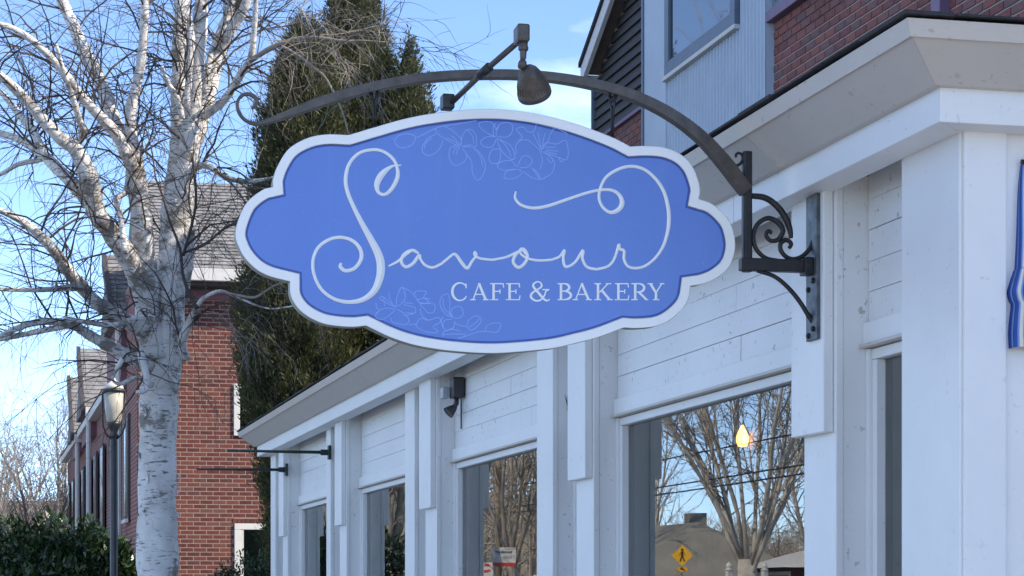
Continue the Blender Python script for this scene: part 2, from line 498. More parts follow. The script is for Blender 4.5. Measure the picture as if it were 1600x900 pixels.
M['galv'] = plain('galvanised_post', (0.33, 0.35, 0.35), 0.5, 0.5, var=0.1)
M['pole_wood'] = plain('utility_pole_wood', (0.25, 0.21, 0.16), 0.9, var=0.25, scale=3)

def lamp_mat():
    m, nt, b = mat_new('warm_lamp_glow')
    b.inputs['Base Color'].default_value = (0.8, 0.5, 0.2, 1)
    b.inputs['Emission Color'].default_value = (1.0, 0.52, 0.12, 1)
    b.inputs['Emission Strength'].default_value = 1.3
    return m
M['glow'] = lamp_mat()
M['wicker'] = plain('pendant_shade', (0.55, 0.33, 0.14), 0.7, var=0.2, scale=30)
# ------------------------------------------------------------------ ground, street
gb = MB(); gb.add([(-900, -300, -0.02), (900, -300, -0.02), (900, 1500, -0.02), (-900, 1500, -0.02)], [(0, 1, 2, 3)])
single('ground', gb, M['ground'], kind='structure')
rb = MB(); rb.add([(-80, 4.2, -0.012), (300, 4.2, -0.012), (300, 12.2, -0.012), (-80, 12.2, -0.012)], [(0, 1, 2, 3)])
single('road', rb, M['asphalt'], kind='structure', frame='B')
for off in (8.08, 8.28):
    lb = MB(); lb.add([(-80, off, -0.008), (300, off, -0.008), (300, off + 0.1, -0.008), (-80, off + 0.1, -0.008)], [(0, 1, 2, 3)])
    single('road_marking', lb, M['line_paint'], kind='structure', frame='B')
sb = MB(); sb.box(-80, 300, 0.95, 4.0, -0.1, 0.10)
single('pavement', sb, M['concrete'], kind='structure', frame='B')
sb = MB(); sb.box(-60, -2.2, -26, 0.94, -0.1, 0.09)
single('bounce_forecourt', sb, M['concrete'], kind='structure', frame='B')  # unseen paving added to bounce sunlight onto the sign and return wall
sb = MB(); sb.box(-80, 300, 4.004, 4.19, -0.1, 0.115)
single('kerb', sb, M['concrete'], kind='structure', frame='B')
sb = MB(); sb.box(-80, 300, 12.21, 14.2, -0.1, 0.12)
single('pavement', sb, M['concrete'], kind='structure', frame='B')

# ------------------------------------------------------------------ the cafe
PF = 0.11                                   # face of the pilasters
S_C = s_at(1500, PF)                        # near corner
S_E = s_at(423, PF)                         # far end
Z_HEAD, Z_CAS, Z_SILL = 2.369, 2.438, 0.72  # underside and top of the head casing, window sill
E_F, Z_F0, Z_F1 = 0.108, 2.838, 2.932       # frieze board
cafe = thing('cafe_building', 'white painted single-storey cafe with pilasters, large windows and a sloped taupe cornice', 'building', (S_C, PF, 0))

# near edge / far edge of each pilaster face, with the overlay board on every main one
pil_px = [(1305, 1257, True), (927, 901, True), (863, 839, False), (682, 665, True), (647, 633, False),
          (541, 531, True), (516, 510, False), (449, 442, True), (430, 423, False)]
pil = []
for a, b, ov in pil_px:
    s0, s1 = s_at(a, PF), s_at(b, PF)
    pil.append((s0, s1, ov))
    mb = MB(); mb.box(s0, s1, -0.02, PF - 0.026, 0, Z_F0 + 0.05)
    p = part('pilaster', mb, M['white'], cafe, bevel=0.003)
    mb = MB(); mb.box(s0 - 0.004, s1 + 0.004, PF - 0.026, PF, 0, Z_F0 + 0.05)
    part('face_board', mb, M['white_clean'], p, bevel=0.004)
    if ov:
        mb = MB(); mb.box(s0 + 0.012, s1 + 0.03, PF + 0.001, PF + 0.034, 2.10, Z_F0 + 0.05)
        part('overlay_board', mb, M['white_clean'], p, bevel=0.004)
# corner post
CP1 = s_at(1408, PF)
mb = MB(); mb.box(S_C + 0.004, CP1, -0.26, PF, 0, Z_F0 + 0.05)
cp = part('corner_post', mb, M['white_clean'], cafe, bevel=0.005)
mb = MB(); mb.box(S_C - 0.012, S_C + 0.004, -0.02, PF - 0.008, 0, Z_F0 + 0.05)
part('corner_board', mb, M['white_clean'], cp, bevel=0.003)

# bays between them: siding boards, head casing, framed pane, panel below the sill
edges = [CP1] + [q for p in pil for q in (p[0], p[1])]
bays = [(edges[i], edges[i + 1]) for i in range(0, len(edges) - 1, 2)]
rng = random.Random(4)
for bi, (s0, s1) in enumerate(bays):
    zt = Z_F0 + 0.10
    mb = MB(); mb.box(s0 - 0.02, s1 + 0.02, -0.24, -0.022, Z_HEAD - 0.02, zt)
    part('wall', mb, M['white'], cafe)
    z = Z_CAS
    hs = [0.094, 0.092, 0.097, 0.093, 0.10]
    for h in hs:
        z1 = min(z + h - 0.0010, zt)
        if z1 - z < 0.02: break
        cuts = [s0 + 0.002, s1 - 0.002]
        if s1 - s0 > 1.2 and rng.random() < 0.8: cuts.insert(1, s0 + (s1 - s0) * rng.uniform(0.2, 0.8))
        for c0, c1 in zip(cuts[:-1], cuts[1:]):
            dz = rng.uniform(-0.0006, 0.0006)
            b = MB()
            oo = rng.uniform(0.0, 0.0025)
            b.hexa([(c0 + .001, -0.02, z + dz), (c1 - .001, -0.02, z + dz), (c1 - .001, oo + 0.002, z + dz), (c0 + .001, oo + 0.002, z + dz),
                    (c0 + .001, -0.02, z1 + dz), (c1 - .001, -0.02, z1 + dz), (c1 - .001, oo, z1 + dz), (c0 + .001, oo, z1 + dz)])
            part('siding_board', b, M['white'], cafe, bevel=0.001)
        z += h
    # casing
    b = MB(); b.box(s0 + 0.001, s1 - 0.001, -0.02, 0.020, Z_HEAD, Z_CAS - 0.003)
    part('head_casing', b, M['white_clean'], cafe, bevel=0.003)
    b = MB(); b.box(s0 + 0.001, s1 - 0.001, -0.02, 0.034, Z_HEAD - 0.012, Z_HEAD - 0.001)
    part('drip_cap', b, M['soffit'], cafe, bevel=0.002)
    f0, f1 = s0 + 0.028, s1 - 0.028
    for nm, (q0, q1) in (('window_casing', (s0 + 0.001, f0)), ('window_casing', (f1, s1 - 0.001))):
        b = MB(); b.box(q0, q1, -0.02, 0.012, Z_SILL, Z_HEAD - 0.014); part(nm, b, M['white_clean'], cafe, bevel=0.002)
    fz1 = Z_HEAD - 0.014
    fr = MB()
    t = 0.034
    fr.box(f0 + .001, f1 - .001, -0.05, 0.002, fz1 - t, fz1 - .001)
    fr.box(f0 + .001, f1 - .001, -0.05, 0.002, Z_SILL, Z_SILL + t)
    fr.box(f0 + .001, f0 + t, -0.05, 0.0015, Z_SILL + t + .001, fz1 - t - .001)
    fr.box(f1 - t, f1 - .001, -0.05, 0.0015, Z_SILL + t + .001, fz1 - t - .001)
    wf = part('window', fr, M['white_clean'], cafe, bevel=0.003)
    b = MB(); b.add([(f0 + t - .006, -0.028, Z_SILL + t - .006), (f1 - t + .006, -0.028, Z_SILL + t - .006), (f1 - t + .006, -0.028, fz1 - t + .006), (f0 + t - .006, -0.028, fz1 - t + .006)], [(0, 3, 2, 1)])
    part('pane', b, M['glass'], wf)
    b = MB(); b.box(s0 + .002, s1 - .002, -0.05, 0.06, Z_SILL - 0.045, Z_SILL - 0.001); part('sill', b, M['white_clean'], wf, bevel=0.004)
    b = MB(); b.box(s0 + .002, s1 - .002, -0.24, 0.0, 0, Z_SILL - 0.046); part('panel', b, M['white'], cafe)
# the wall behind each pilaster: its inner jamb shows through the glass
for s0, s1, ov in pil:
    b = MB(); b.box(s0 + 0.002, s1 - 0.002, -0.26, -0.021, 0, Z_F0 + 0.1); part('wall', b, M['inner'], cafe)
# return wall to the right of the corner
b = MB(); b.box(S_C + 0.006, S_C + 0.20, -3.5, -0.262, 0, Z_F0 + 0.1); part('wall', b, M['white'], cafe)
b = MB(); b.box(S_E - 0.2, S_E - 0.004, -3.5, -0.27, 0, Z_F0 + 0.1); part('wall', b, M['white'], cafe)
# room inside
b = MB(); b.box(S_C + 0.21, S_E - 0.21, -3.46, -0.27, 0.0, 0.06); part('floor', b, M['inner_dark'], cafe)
b = MB(); b.box(S_C + 0.21, S_E - 0.21, -3.6, -3.48, 0.0, 2.9); part('wall', b, M['inner_dark'], cafe, label='brown back wall of the room inside')
b = MB(); b.box(S_C + 0.21, S_E - 0.21, -3.46, -0.25, 2.74, 2.86); part('ceiling', b, M['inner_dark'], cafe)

# frieze, sloped cornice and crown run round three sides
def run(profile, name, mat, bevel=0.0, joints=()):
    """profile (e, z) closed; boards butted at the joints and mitred at the corners"""
    def side(a, b):
        n = len(profile); v = [a(e, z) for e, z in profile] + [b(e, z) for e, z in profile]
        f = [tuple(range(n)), tuple(range(2 * n - 1, n - 1, -1))] + [(i, n + i, n + (i + 1) % n, (i + 1) % n) for i in range(n)]
        q = MB(); q.add(v, f)
        part(name, q, mat, cafe, bevel=bevel, normals=True)
    c_near = lambda e, z: (S_C - e, PF + e, z)
    c_far = lambda e, z: (S_E + e, PF + e, z)
    at = lambda s_, g: (lambda e, z: (s_ + g, PF + e + (0.0006 if g > 0 else 0), z))
    ends = [c_near]
    for s_ in joints: ends += [at(s_, -0.0012), at(s_, 0.0012)]
    ends.append(c_far)
    for k in range(0, len(ends), 2): side(ends[k], ends[k + 1])
    side(lambda e, z: (S_C - e, -3.55, z), c_near)
    side(c_far, lambda e, z: (S_E + e, -3.55, z))
run([(-0.02, Z_F0 + 0.03), (0.0, Z_F0), (E_F, Z_F0), (E_F, Z_F1 + 0.01), (-0.02, Z_F1 + 0.01)], 'frieze_board', M['white_clean'], 0.003, joints=(0.55, 4.3, 8.2))
EB, ET, ZT = 0.132, 0.245, 3.022
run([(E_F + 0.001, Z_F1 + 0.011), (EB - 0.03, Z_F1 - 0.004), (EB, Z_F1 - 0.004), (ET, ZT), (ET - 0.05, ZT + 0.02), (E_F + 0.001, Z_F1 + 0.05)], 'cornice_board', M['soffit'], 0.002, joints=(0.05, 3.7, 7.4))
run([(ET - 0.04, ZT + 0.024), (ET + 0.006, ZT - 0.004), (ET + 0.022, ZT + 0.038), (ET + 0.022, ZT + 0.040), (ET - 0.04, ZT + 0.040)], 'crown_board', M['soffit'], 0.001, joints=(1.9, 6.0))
# shingle edge: uneven tabs along the eaves
roof = MB()
def roof_pt(e, z): return e, z
zr = ZT + 0.042
roof.add([(S_C - ET - .02, PF + ET + .02, zr), (S_E + ET + .02, PF + ET + .02, zr), (S_E + ET + .02, -3.56, zr + 0.55), (S_C - ET - .02, -3.56, zr + 0.02),
          (S_C + 3, -3.56, zr + 0.55)], [(0, 4, 3), (0, 1, 2, 4)])
part('roof', roof, M['shingle_edge'], cafe)
s = S_C - ET - 0.035
while s < S_E + ET:
    w = rng.uniform(0.28, 0.34); e = ET + 0.024 + rng.uniform(0, 0.014); t = rng.uniform(0.007, 0.012)
    b = MB(); b.box(s, min(s + w - 0.004, S_E + ET + 0.03), PF + ET - 0.1, PF + e, zr + 0.004 + rng.uniform(0, .004), zr + 0.004 + t)
    part('shingle', b, M['shingle_edge'], cafe)
    s += w
o = PF + ET - 0.11
while o > -3.4:
    w = rng.uniform(0.28, 0.34); e = ET + 0.024 + rng.uniform(0, 0.014); t = rng.uniform(0.007, 0.012)
    b = MB(); b.box(S_C - e, S_C - ET + 0.1, o - w + 0.004, o, zr + 0.004 + rng.uniform(0, .004), zr + 0.004 + t)
    part('shingle', b, M['shingle_edge'], cafe)
    o -= w

# ------------------------------------------------------------------ hanging sign
SF = -0.028                                  # face of the sign; the bracket stands in the plane s = 0
def sg(px, py, s=SF):
    o, z = across(px, py, s); return (s, o, z)
lobes = [
 [(545,211),(510,210),(480,216),(452,232),(435,257),(427,280),(427,292)],
 [(427,292),(410,297),(387,315),(374,340),(368,366),(374,388),(385,406),(402,422),(422,432),(453,440)],
 [(453,440),(454,460),(462,477),(477,492),(500,504),(522,509),(550,511),(572,509)],
 [(572,509),(610,527),(647,539),(685,546),(722,550),(760,552),(797,551),(860,545),(897,537),(935,527),(975,512)],
 [(975,512),(995,513),(1025,510),(1047,500),(1067,482),(1076,465),(1079,447)],
 [(1079,447),(1097,444),(1117,436),(1135,422),(1145,405),(1149,380),(1142,350),(1127,330),(1110,317),(1092,311)],
 [(1092,311),(1094,297),(1091,282),(1082,260),(1065,242),(1040,231),(1010,228),(985,229)],
 [(985,229),(960,216),(922,201),(885,189),(835,177),(785,171),(735,171),(685,176),(635,185),(585,199),(545,211)]]
outline = []
for lb in lobes: outline += smooth_line(lb, 5)[:-1]
outline = [np.array(p) for p in outline]
def inset(poly, d):
    """offset a clockwise-or-not closed outline inwards by d (pixels), mitred"""
    n = len(poly); out = []
    area = sum(poly[i][0] * poly[(i + 1) % n][1] - poly[(i + 1) % n][0] * poly[i][1] for i in range(n))
    sgn = 1 if area > 0 else -1
    for i in range(n):
        a = poly[i] - poly[i - 1]; b = poly[(i + 1) % n] - poly[i]
        na = np.array([-a[1], a[0]]) / np.linalg.norm(a) * sgn; nb = np.array([-b[1], b[0]]) / np.linalg.norm(b) * sgn
        m = na + nb; m /= max(np.linalg.norm(m), 1e-6)
        c = max(0.45, float(m @ na))
        out.append(poly[i] + m * d / c)
    return out
ring = {d: inset(outline, d) for d in (0.0, 0.8, 14.5, 16.0, 19.0)}
def ringpts(d, s): return [sg(p[0], p[1], s) for p in ring[d]]
o_mid, z_bot = across(760, 552, 0)
sign = thing('hanging_sign', 'blue cloud-shaped hanging sign with white rim and carved lettering, under the arched bracket', 'sign', (0, o_mid, z_bot))
n = len(outline)
# core board
b = MB()
fr_, bk_ = ringpts(0.8, SF + 0.004), [(0.028, p[1], p[2]) for p in ringpts(0.8, SF + 0.004)]
b.add(fr_ + bk_, [tuple(range(n)), tuple(range(2 * n - 1, n - 1, -1))] + [(i, i + n, (i + 1) % n + n, (i + 1) % n) for i in range(n)])
part('board', b, M['sign_side'], sign, normals=True)
# raised white rim
def rim(s_front, s_base, name, mat, d0, d1, d2):
    A = ringpts(d0, s_base); B_ = ringpts(d0 if d0 > 0 else 0.8, s_front); C_ = ringpts(d1, s_front); D_ = ringpts(d2, s_base)
    q = MB(); q.add(A + B_ + C_ + D_, [(k * n + i, k * n + (i + 1) % n, (k + 1) * n + (i + 1) % n, (k + 1) * n + i) for k in range(3) for i in range(n)])
    return part(name, q, mat, sign, normals=True)
rim(SF - 0.004, SF + 0.010, 'rim', M['sign_white'], 0.0, 14.5, 16.0)
# deep blue step inside the rim, then the panel
A = ringpts(16.0, SF + 0.0035); B_ = ringpts(19.0, SF + 0.0010)
q = MB(); q.add(A + B_, [(i, (i + 1) % n, n + (i + 1) % n, n + i) for i in range(n)]); part('inner_bevel', q, M['sign_deep'], sign, normals=True)
q = MB(); q.add(B_, [tuple(range(n))]); panel = part('panel', q, M['sign_blue'], sign, normals=True)
SP = SF + 0.0010
# back face: the same rim and panel facing the other way
q = MB(); q.add([(0.0285, p[1], p[2]) for p in ringpts(16.0, SF)], [tuple(range(n))]); part('back_panel', q, M['sign_blue'], sign, normals=True)

def stroke(mb, pts, s0=SP, depth=0.75, sub=5, minw=0.8):
    """ridge-shaped stroke: pts (px, py, width in pixels)"""
    L = smooth_line(pts, sub) if sub > 1 else [np.array(p, float) for p in pts]
    k = B0.y / F
    P = [np.array(across(p[0], p[1], s0)) for p in L]
    W = [max(minw, p[2]) * 6.7 / F for p in L]
    base = len(mb.v); m = len(P)
    for i in range(m):
        t = P[min(i + 1, m - 1)] - P[max(i - 1, 0)]; t = t / max(np.linalg.norm(t), 1e-9)
        nn = np.array([-t[1], t[0]])
        h = W[i] / 2
        for a, d in ((-1, 0.0005), (-0.12, depth), (0.12, depth), (1, 0.0005)):
            e = P[i] + nn * h * a
            mb.v.append((s0 - (d if d < 0.001 else max(0.0008, d * h)), float(e[0]), float(e[1])))
    for i in range(m - 1):
        for c in range(3):
            a = base + i * 4 + c
            mb.f.append((a, a + 1, a + 5, a + 4))
    mb.f.append((base, base + 1, base + 2, base + 3)); e = base + (m - 1) * 4
    mb.f.append((e + 3, e + 2, e + 1, e))

# --- script word
q = MB()
stroke(q, [(627,258,1.5),(612,260,4),(597,272,9.5),(589,287,9),(591,300,5.5),(601,304,5),(612,295,6),(621,277,6.5),(620,260,5),(612,246,5),(597,236,4.6),(580,234,4.6),(560,240,4.6),(545,257,5.2),(540,280,6),(543,300,6.2),(552,322,6.5),(565,348,8),(580,375,10.5),(591,397,12.5),(595,415,13),(593,435,12),(584,455,10),(567,468,7.5),(545,472,6),(522,467,5.2),(502,452,5),(491,430,5),(489,407,5),(497,387,5),(515,374,5),(535,371,5),(552,377,5.4),(563,390,6),(564,405,6),(554,419,5.5),(540,423,5.5),(532,417,6),(533,411,3.5)])
part('letter', q, M['sign_white'], sign)
q = MB(); stroke(q, [(607,416,2.5),(622,408,4),(635,397,4.2),(645,391,4.5),(654,396,3.8)]); stroke(q, [(654,396,3.5),(643,391,4.2),(631,398,5),(627,409,5),(634,417,5),(645,412,5),(655,399,5),(657,405,4),(664,414,4.2),(676,418,4.2),(690,412,4)]); part('letter', q, M['sign_white'], sign)
q = MB(); stroke(q, [(690,412,4),(702,402,4),(709,397,4.2),(714,400,5),(721,410,5.5),(730,419,5),(737,409,4.2),(744,399,4),(742,394,4.4),(742,399,4),(751,404,3.8),(770,406,3.8)]); part('letter', q, M['sign_white'], sign)
q = MB(); stroke(q, [(770,406,3.8),(790,402,3.8),(806,395,3.8),(816,391,4),(822,397,4)]); stroke(q, [(814,390,4),(805,399,5),(802,410,5.2),(810,418,5),(820,411,5),(824,400,5),(819,390,5),(813,390,4.2),(814,397,3.6),(825,404,3.8),(842,407,3.8),(862,406,3.8)]); part('letter', q, M['sign_white'], sign)
q = MB(); stroke(q, [(862,406,3.8),(874,401,3.8),(882,391,4.4),(880,402,4.6),(882,415,4.6),(889,416,4.2),(900,408,4.2),(911,391,4.8),(910,404,4.6),(917,417,4.4),(932,421,4.2)]); part('letter', q, M['sign_white'], sign)
q = MB(); stroke(q, [(932,421,4.2),(950,416,4.2),(960,404,4.2),(967,382,4.6),(968,389,4.6),(975,392,4.6),(975,405,4.6),(981,416,4.2),(993,419,4.2),(1007,416,4.2),(1022,405,4.4),(1035,387,5),(1042,367,5.8),(1045,347,6.4),(1044,325,6.4),(1037,299,6),(1023,278,5.4),(1005,264,5),(985,260,4.8),(965,265,4.8),(947,277,4.8),(938,294,4.6),(936,310,4.6),(942,324,4.8),(954,332,5.4),(967,327,7.5),(972,316,8),(967,304,6),(955,297,4.8),(937,297,4.4),(915,302,4.4),(885,312,4.6),(855,322,4.8),(832,325,4.6),(814,320,4.4),(805,310,4.2),(806,299,2.6)]); part('letter', q, M['sign_white'], sign)

# --- CAFE & BAKERY in roman capitals
def letter(ch, x0, x1, y0=442.5, y1=469.0):
    w = x1 - x0; h = y1 - y0
    P = lambda u, v, t: (x0 + u * w, y1 - v * h, t)
    q = MB(); TH, TN, SR = 4.1, 2.0, 1.8
    def ln(u0, v0, u1, v1, t): stroke(q, [P(u0, v0, t), P(u1, v1, t)], sub=1, depth=0.5)
    def serif(u, v, half=0.17): ln(u - half, v, u + half, v, SR)
    if ch == 'C':
        pts = []
        for k in range(15):
            a = math.radians(42 + k * (318 - 42) / 14)
            t = TN + (TH - TN) * max(0, -math.cos(a)) ** 1.0
            pts.append(P(0.53 + 0.50 * math.cos(a), 0.5 + 0.52 * math.sin(a), t))
        stroke(q, pts, sub=2, depth=0.5)
        ln(0.92, 0.98, 0.92, 0.70, TN); ln(0.90, 0.16, 0.93, 0.24, SR)
    elif ch == 'A':
        ln(0.15, 0.03, 0.49, 1.0, TN); ln(0.47, 1.0, 0.85, 0.03, TH); ln(0.26, 0.34, 0.70, 0.34, SR); serif(0.14, 0.03, 0.15); serif(0.86, 0.03, 0.16)
    elif ch in 'FE':
        ln(0.27, 0.0, 0.27, 1.0, TH); serif(0.2, 0.03, 0.18); ln(0.04, 0.97, 0.92, 0.97, SR); ln(0.92, 0.99, 0.95, 0.74, SR)
        ln(0.30, 0.52, 0.70, 0.52, SR); ln(0.70, 0.64, 0.70, 0.38, SR)
        if ch == 'E': ln(0.1, 0.03, 0.95, 0.03, SR); ln(0.93, 0.01, 0.98, 0.28, SR)
        else: ln(0.1, 0.03, 0.58, 0.03, SR)
    elif ch in 'BR':
        ln(0.24, 0.0, 0.24, 1.0, TH); serif(0.2, 0.03, 0.19); serif(0.2, 0.97, 0.19)
        def bowl(v0, v1, u):
            c = (v0 + v1) / 2; hh = (v1 - v0) / 2
            pts = [P(0.25, v1, TN), P(0.45, v1, TN)] + [P(0.45 + (u - 0.45) * math.cos(math.radians(a)), c + hh * math.sin(math.radians(a)), TN + (TH - TN) * math.cos(math.radians(a))) for a in (60, 30, 0, -30, -60)] + [P(0.45, v0, TN), P(0.25, v0, TN)]
            stroke(q, pts, sub=3, depth=0.5)
        if ch == 'B': bowl(0.53, 0.97, 0.80); bowl(0.03, 0.53, 0.92)
        else:
            bowl(0.48, 0.97, 0.76); ln(0.45, 0.48, 0.88, 0.04, TH * 0.9); serif(0.9, 0.03, 0.1)
    elif ch == 'K':
        ln(0.22, 0.0, 0.22, 1.0, TH); serif(0.2, 0.03, 0.18); serif(0.2, 0.97, 0.18)
        ln(0.30, 0.46, 0.76, 0.97, TN); serif(0.78, 0.97, 0.15); ln(0.42, 0.58, 0.84, 0.03, TH); serif(0.86, 0.03, 0.15)
    elif ch == 'Y':
        ln(0.16, 0.97, 0.50, 0.44, TH); ln(0.84, 0.97, 0.50, 0.44, TN); ln(0.50, 0.0, 0.50, 0.46, TH); serif(0.5, 0.03, 0.19); serif(0.15, 0.97, 0.16); serif(0.86, 0.97, 0.14)
    elif ch == '&':
        stroke(q, [P(0.93, 0.60, TN), P(0.80, 0.52, 2.2), P(0.74, 0.30, 2.4), P(0.56, 0.03, 2.6), P(0.30, -0.04, 3), P(0.06, 0.16, 4), P(0.10, 0.40, 3.4), P(0.35, 0.60, 2.4), P(0.58, 0.80, 3.2), P(0.54, 1.02, 2.4), P(0.36, 1.08, 2.4), P(0.19, 0.96, 3), P(0.18, 0.78, 3.8), P(0.38, 0.50, 4.2), P(0.64, 0.14, 4.0), P(0.84, -0.03, 3), P(1.0, 0.05, 2)], sub=4, depth=0.5)
        ln(0.62, 0.62, 0.98, 0.62, SR)
    part('letter', q, M['sign_white'], sign)
for ch, a, c in (('C', 706, 730), ('A', 735, 763), ('F', 765, 788), ('E', 790, 813), ('&', 828, 859), ('B', 871, 894), ('A', 895, 924), ('K', 928, 957), ('E', 960, 983), ('R', 986, 1013), ('Y', 1012, 1038)):
    letter(ch, a, c)
# --- blossom line work
top = [[(90,210),(120,170),(180,155),(240,165),(262,190),(240,240),(190,268),(130,270),(95,240),(90,210)],
 [(262,190),(330,160),(430,110),(500,90),(600,75),(700,58),(770,45)], [(430,160),(370,190),(325,250),(320,300),(360,335),(420,320),(470,270),(490,210)],
 [(335,280),(350,230),(400,190)], [(430,110),(440,150),(530,210),(630,260),(640,200),(570,130),(500,90)], [(520,190),(580,215),(625,250)], [(560,170),(600,205),(630,245)],
 [(640,250),(650,180),(690,120),(740,130),(770,190),(765,260),(720,250),(650,260)], [(690,120),(735,170),(750,240)],
 [(600,250),(550,280),(545,360),(590,420),(660,395),(690,340),(650,270)], [(575,320),(590,280),(615,262)], [(600,330),(612,290),(630,270)],
 [(660,265),(740,270),(810,330),(845,420),(820,510),(770,540),(735,470),(730,390),(690,330)], [(750,280),(800,340),(825,430)],
 [(930,180),(860,150),(800,100),(800,62),(880,55),(930,110),(935,180)], [(935,180),(860,180),(805,220),(830,260),(900,265),(935,200)],
 [(940,190),(1000,220),(1060,260),(1090,340),(1070,370),(1010,330),(960,260),(940,195)], [(960,200),(1020,260),(1060,340)],
 [(960,280),(900,290),(875,350),(890,395),(950,400),(970,340),(965,285)], [(935,180),(940,110),(990,62),(1060,72),(1070,130),(1030,180),(950,180)], [(915,175),(910,110),(930,65)], [(960,80),(940,130)],
 [(1100,330),(1100,250),(1140,210),(1200,210),(1250,250),(1300,300),(1320,380),(1300,450)], [(1310,290),(1350,230),(1440,240),(1510,210),(1535,300),(1520,370),(1450,350),(1330,310)],
 [(1350,270),(1430,265)], [(1350,290),(1450,300)], [(1340,300),(1440,325)], [(1310,290),(1270,210),(1240,150)], [(1310,285),(1290,190),(1280,140)], [(1315,285),(1330,200),(1340,150)], [(1325,280),(1370,210),(1385,150)],
 [(1310,300),(1380,340),(1420,400),(1400,480),(1340,520),(1300,530),(1240,450)], [(1110,430),(1150,350),(1200,340),(1235,380),(1200,430),(1130,440)],
 [(1100,430),(1060,380),(970,390),(945,430),(1000,460),(1090,450)], [(1110,450),(1020,470),(1005,525),(1090,525),(1150,480),(1120,450)], [(1160,470),(1230,520),(1300,535),(1270,470),(1230,440)],
 [(1270,70),(1250,130),(1200,140),(1160,100),(1100,120),(1150,180),(1110,230)], [(1390,160),(1420,110),(1500,140),(1530,160)], [(1450,350),(1480,390),(1500,370)], [(1360,360),(1390,400),(1410,370)]]
bot = [[(340,280),(250,240),(160,185),(200,165),(260,220),(340,280)], [(340,270),(350,170),(400,60),(440,150),(420,220),(345,275)],
 [(400,60),(500,110),(550,170),(600,230),(700,225),(640,170),(670,110),(560,105),(540,140)], [(330,300),(220,290),(130,340),(125,395),(200,410),(260,370),(330,310)],
 [(350,300),(430,350),(480,420),(440,470),(370,460),(300,440),(280,390)], [(120,230),(130,290),(160,300)], [(265,120),(270,180),(300,240)], [(205,170),(215,270)],
 [(420,250),(500,270),(550,290),(540,340),(440,340)], [(430,230),(520,240)], [(430,370),(530,350)], [(600,240),(680,240),(760,250),(750,330),(690,340),(650,300),(600,250)], [(560,200),(640,180),(710,190)],
 [(560,470),(600,400),(690,420),(800,390),(820,440),(740,490),(800,545),(720,555),(600,520),(550,470)], [(600,290),(620,370),(690,420)], [(480,470),(560,460)],
 [(960,390),(880,360),(820,260),(830,170),(900,135),(925,220),(920,330),(955,385)], [(850,180),(860,280),(930,370)], [(960,390),(935,330),(970,280),(1040,275),(1070,340),(1040,390),(970,400)],
 [(950,410),(870,420),(850,480),(880,530),(960,500),(980,430)], [(850,380),(830,440),(850,500)], [(1110,490),(1130,420),(1200,375),(1265,400),(1240,470),(1160,530),(1110,495)], [(1130,500),(1200,450),(1250,400)],
 [(1310,530),(1330,480),(1400,450),(1470,455),(1470,500),(1430,550),(1310,540)], [(1010,620),(1110,590),(1200,555),(1310,540)], [(840,580),(960,570),(1100,575)], [(840,585),(870,540),(960,520),(1040,540)], [(980,450),(1040,480),(1110,490)]]
for lines, sc, ox, oy in ((top, 5.333, 600, 180), (bot, 6.957, 570, 440)):
    q = MB()
    for L in lines: stroke(q, [(ox + x / sc, oy + y / sc, 1.35) for x, y in L], sub=4, depth=0.35)
    part('blossom_drawing', q, M['sign_line'], sign)

# ------------------------------------------------------------------ wrought-iron bracket
PL_S0, PL_S1 = s_at(1279, PF + 0.04), s_at(1262, PF + 0.04)
z_b = z_at(1270, 532, 0, 0.15); z_t = z_at(1270, 306, 0, 0.15)
brk = thing('sign_bracket', 'wrought-iron arched bracket with scrolls, fixed to the cafe pilaster', 'bracket', (0, 0.15, z_b))
b = MB(); b.box(PL_S0, PL_S1, PF + 0.0345, PF + 0.046, z_b, z_t)
pl = part('wall_plate', b, M['plate'], brk, bevel=0.002)
for yy in (440, 452, 492, 515, 524):
    zz = z_at(1270, yy, 0, 0.15)
    b = MB(); b.lathe([(0.009, 0), (0.009, 0.005), (0.005, 0.009)], 8, ((PL_S0 + PL_S1) / 2 + (0.02 if yy % 8 == 4 else -0.02), PF + 0.046, zz), (0, 1, 0)); part('bolt', b, M['iron'], pl)
def ip(pts, s=0.0): return [(s, *across(x, y, s)) for x, y in pts]
U = 6.75 / F
arc = smooth_line([(1166,300,11),(1150,279,12),(1130,253,12),(1095,215,10.5),(1050,181,9.5),(1000,155,9),(950,138,8.5),(900,127,8),(850,120,7.6),(800,117,7.4),(750,117,7.4),(700,119,7.6),(650,124,7.8),(600,133,8),(550,145,8.2),(500,160,8),(460,175,6.5),(430,186,4.6),(410,192,3.4),(395,193,2.8),(381,186,2.6),(372,173,2.6),(371,160,2.6),(377,150,2.6),(387,147,2.8),(397,151,3.2),(401,159,3.4),(398,166,3.0),(393,169,2)], 5)
b = MB(); b.sweep_rect(ip([(p[0], p[1]) for p in arc]), [p[2] * U * 0.9 for p in arc], (1, 0, 0), [0.019 if p[0] > 440 else max(0.007, 0.019 * (p[0] - 370) / 70) for p in arc])
part('arch_bar', b, M['iron_bronze'], brk, bevel=0.002)
o_p, z_p0 = across(1167, 425, 0); _, z_p1 = across(1167, 237, 0)
b = MB(); w = 0.0145; ch = 0.005
b.prism([(-w, o_p - w + ch), (-w + ch, o_p - w), (w - ch, o_p - w), (w, o_p - w + ch), (w, o_p + w - ch), (w - ch, o_p + w), (-w + ch, o_p + w), (-w, o_p + w - ch)], 2, z_p0, z_p1)
part('post', b, M['iron'], brk, bevel=0.002)
z_h = across(1200, 414, 0)[1]
b = MB(); b.box(-0.018, 0.018, PF + 0.047, o_p + 0.022, z_h - 0.020, z_h + 0.018)
part('cross_bar', b, M['iron'], brk, bevel=0.003)
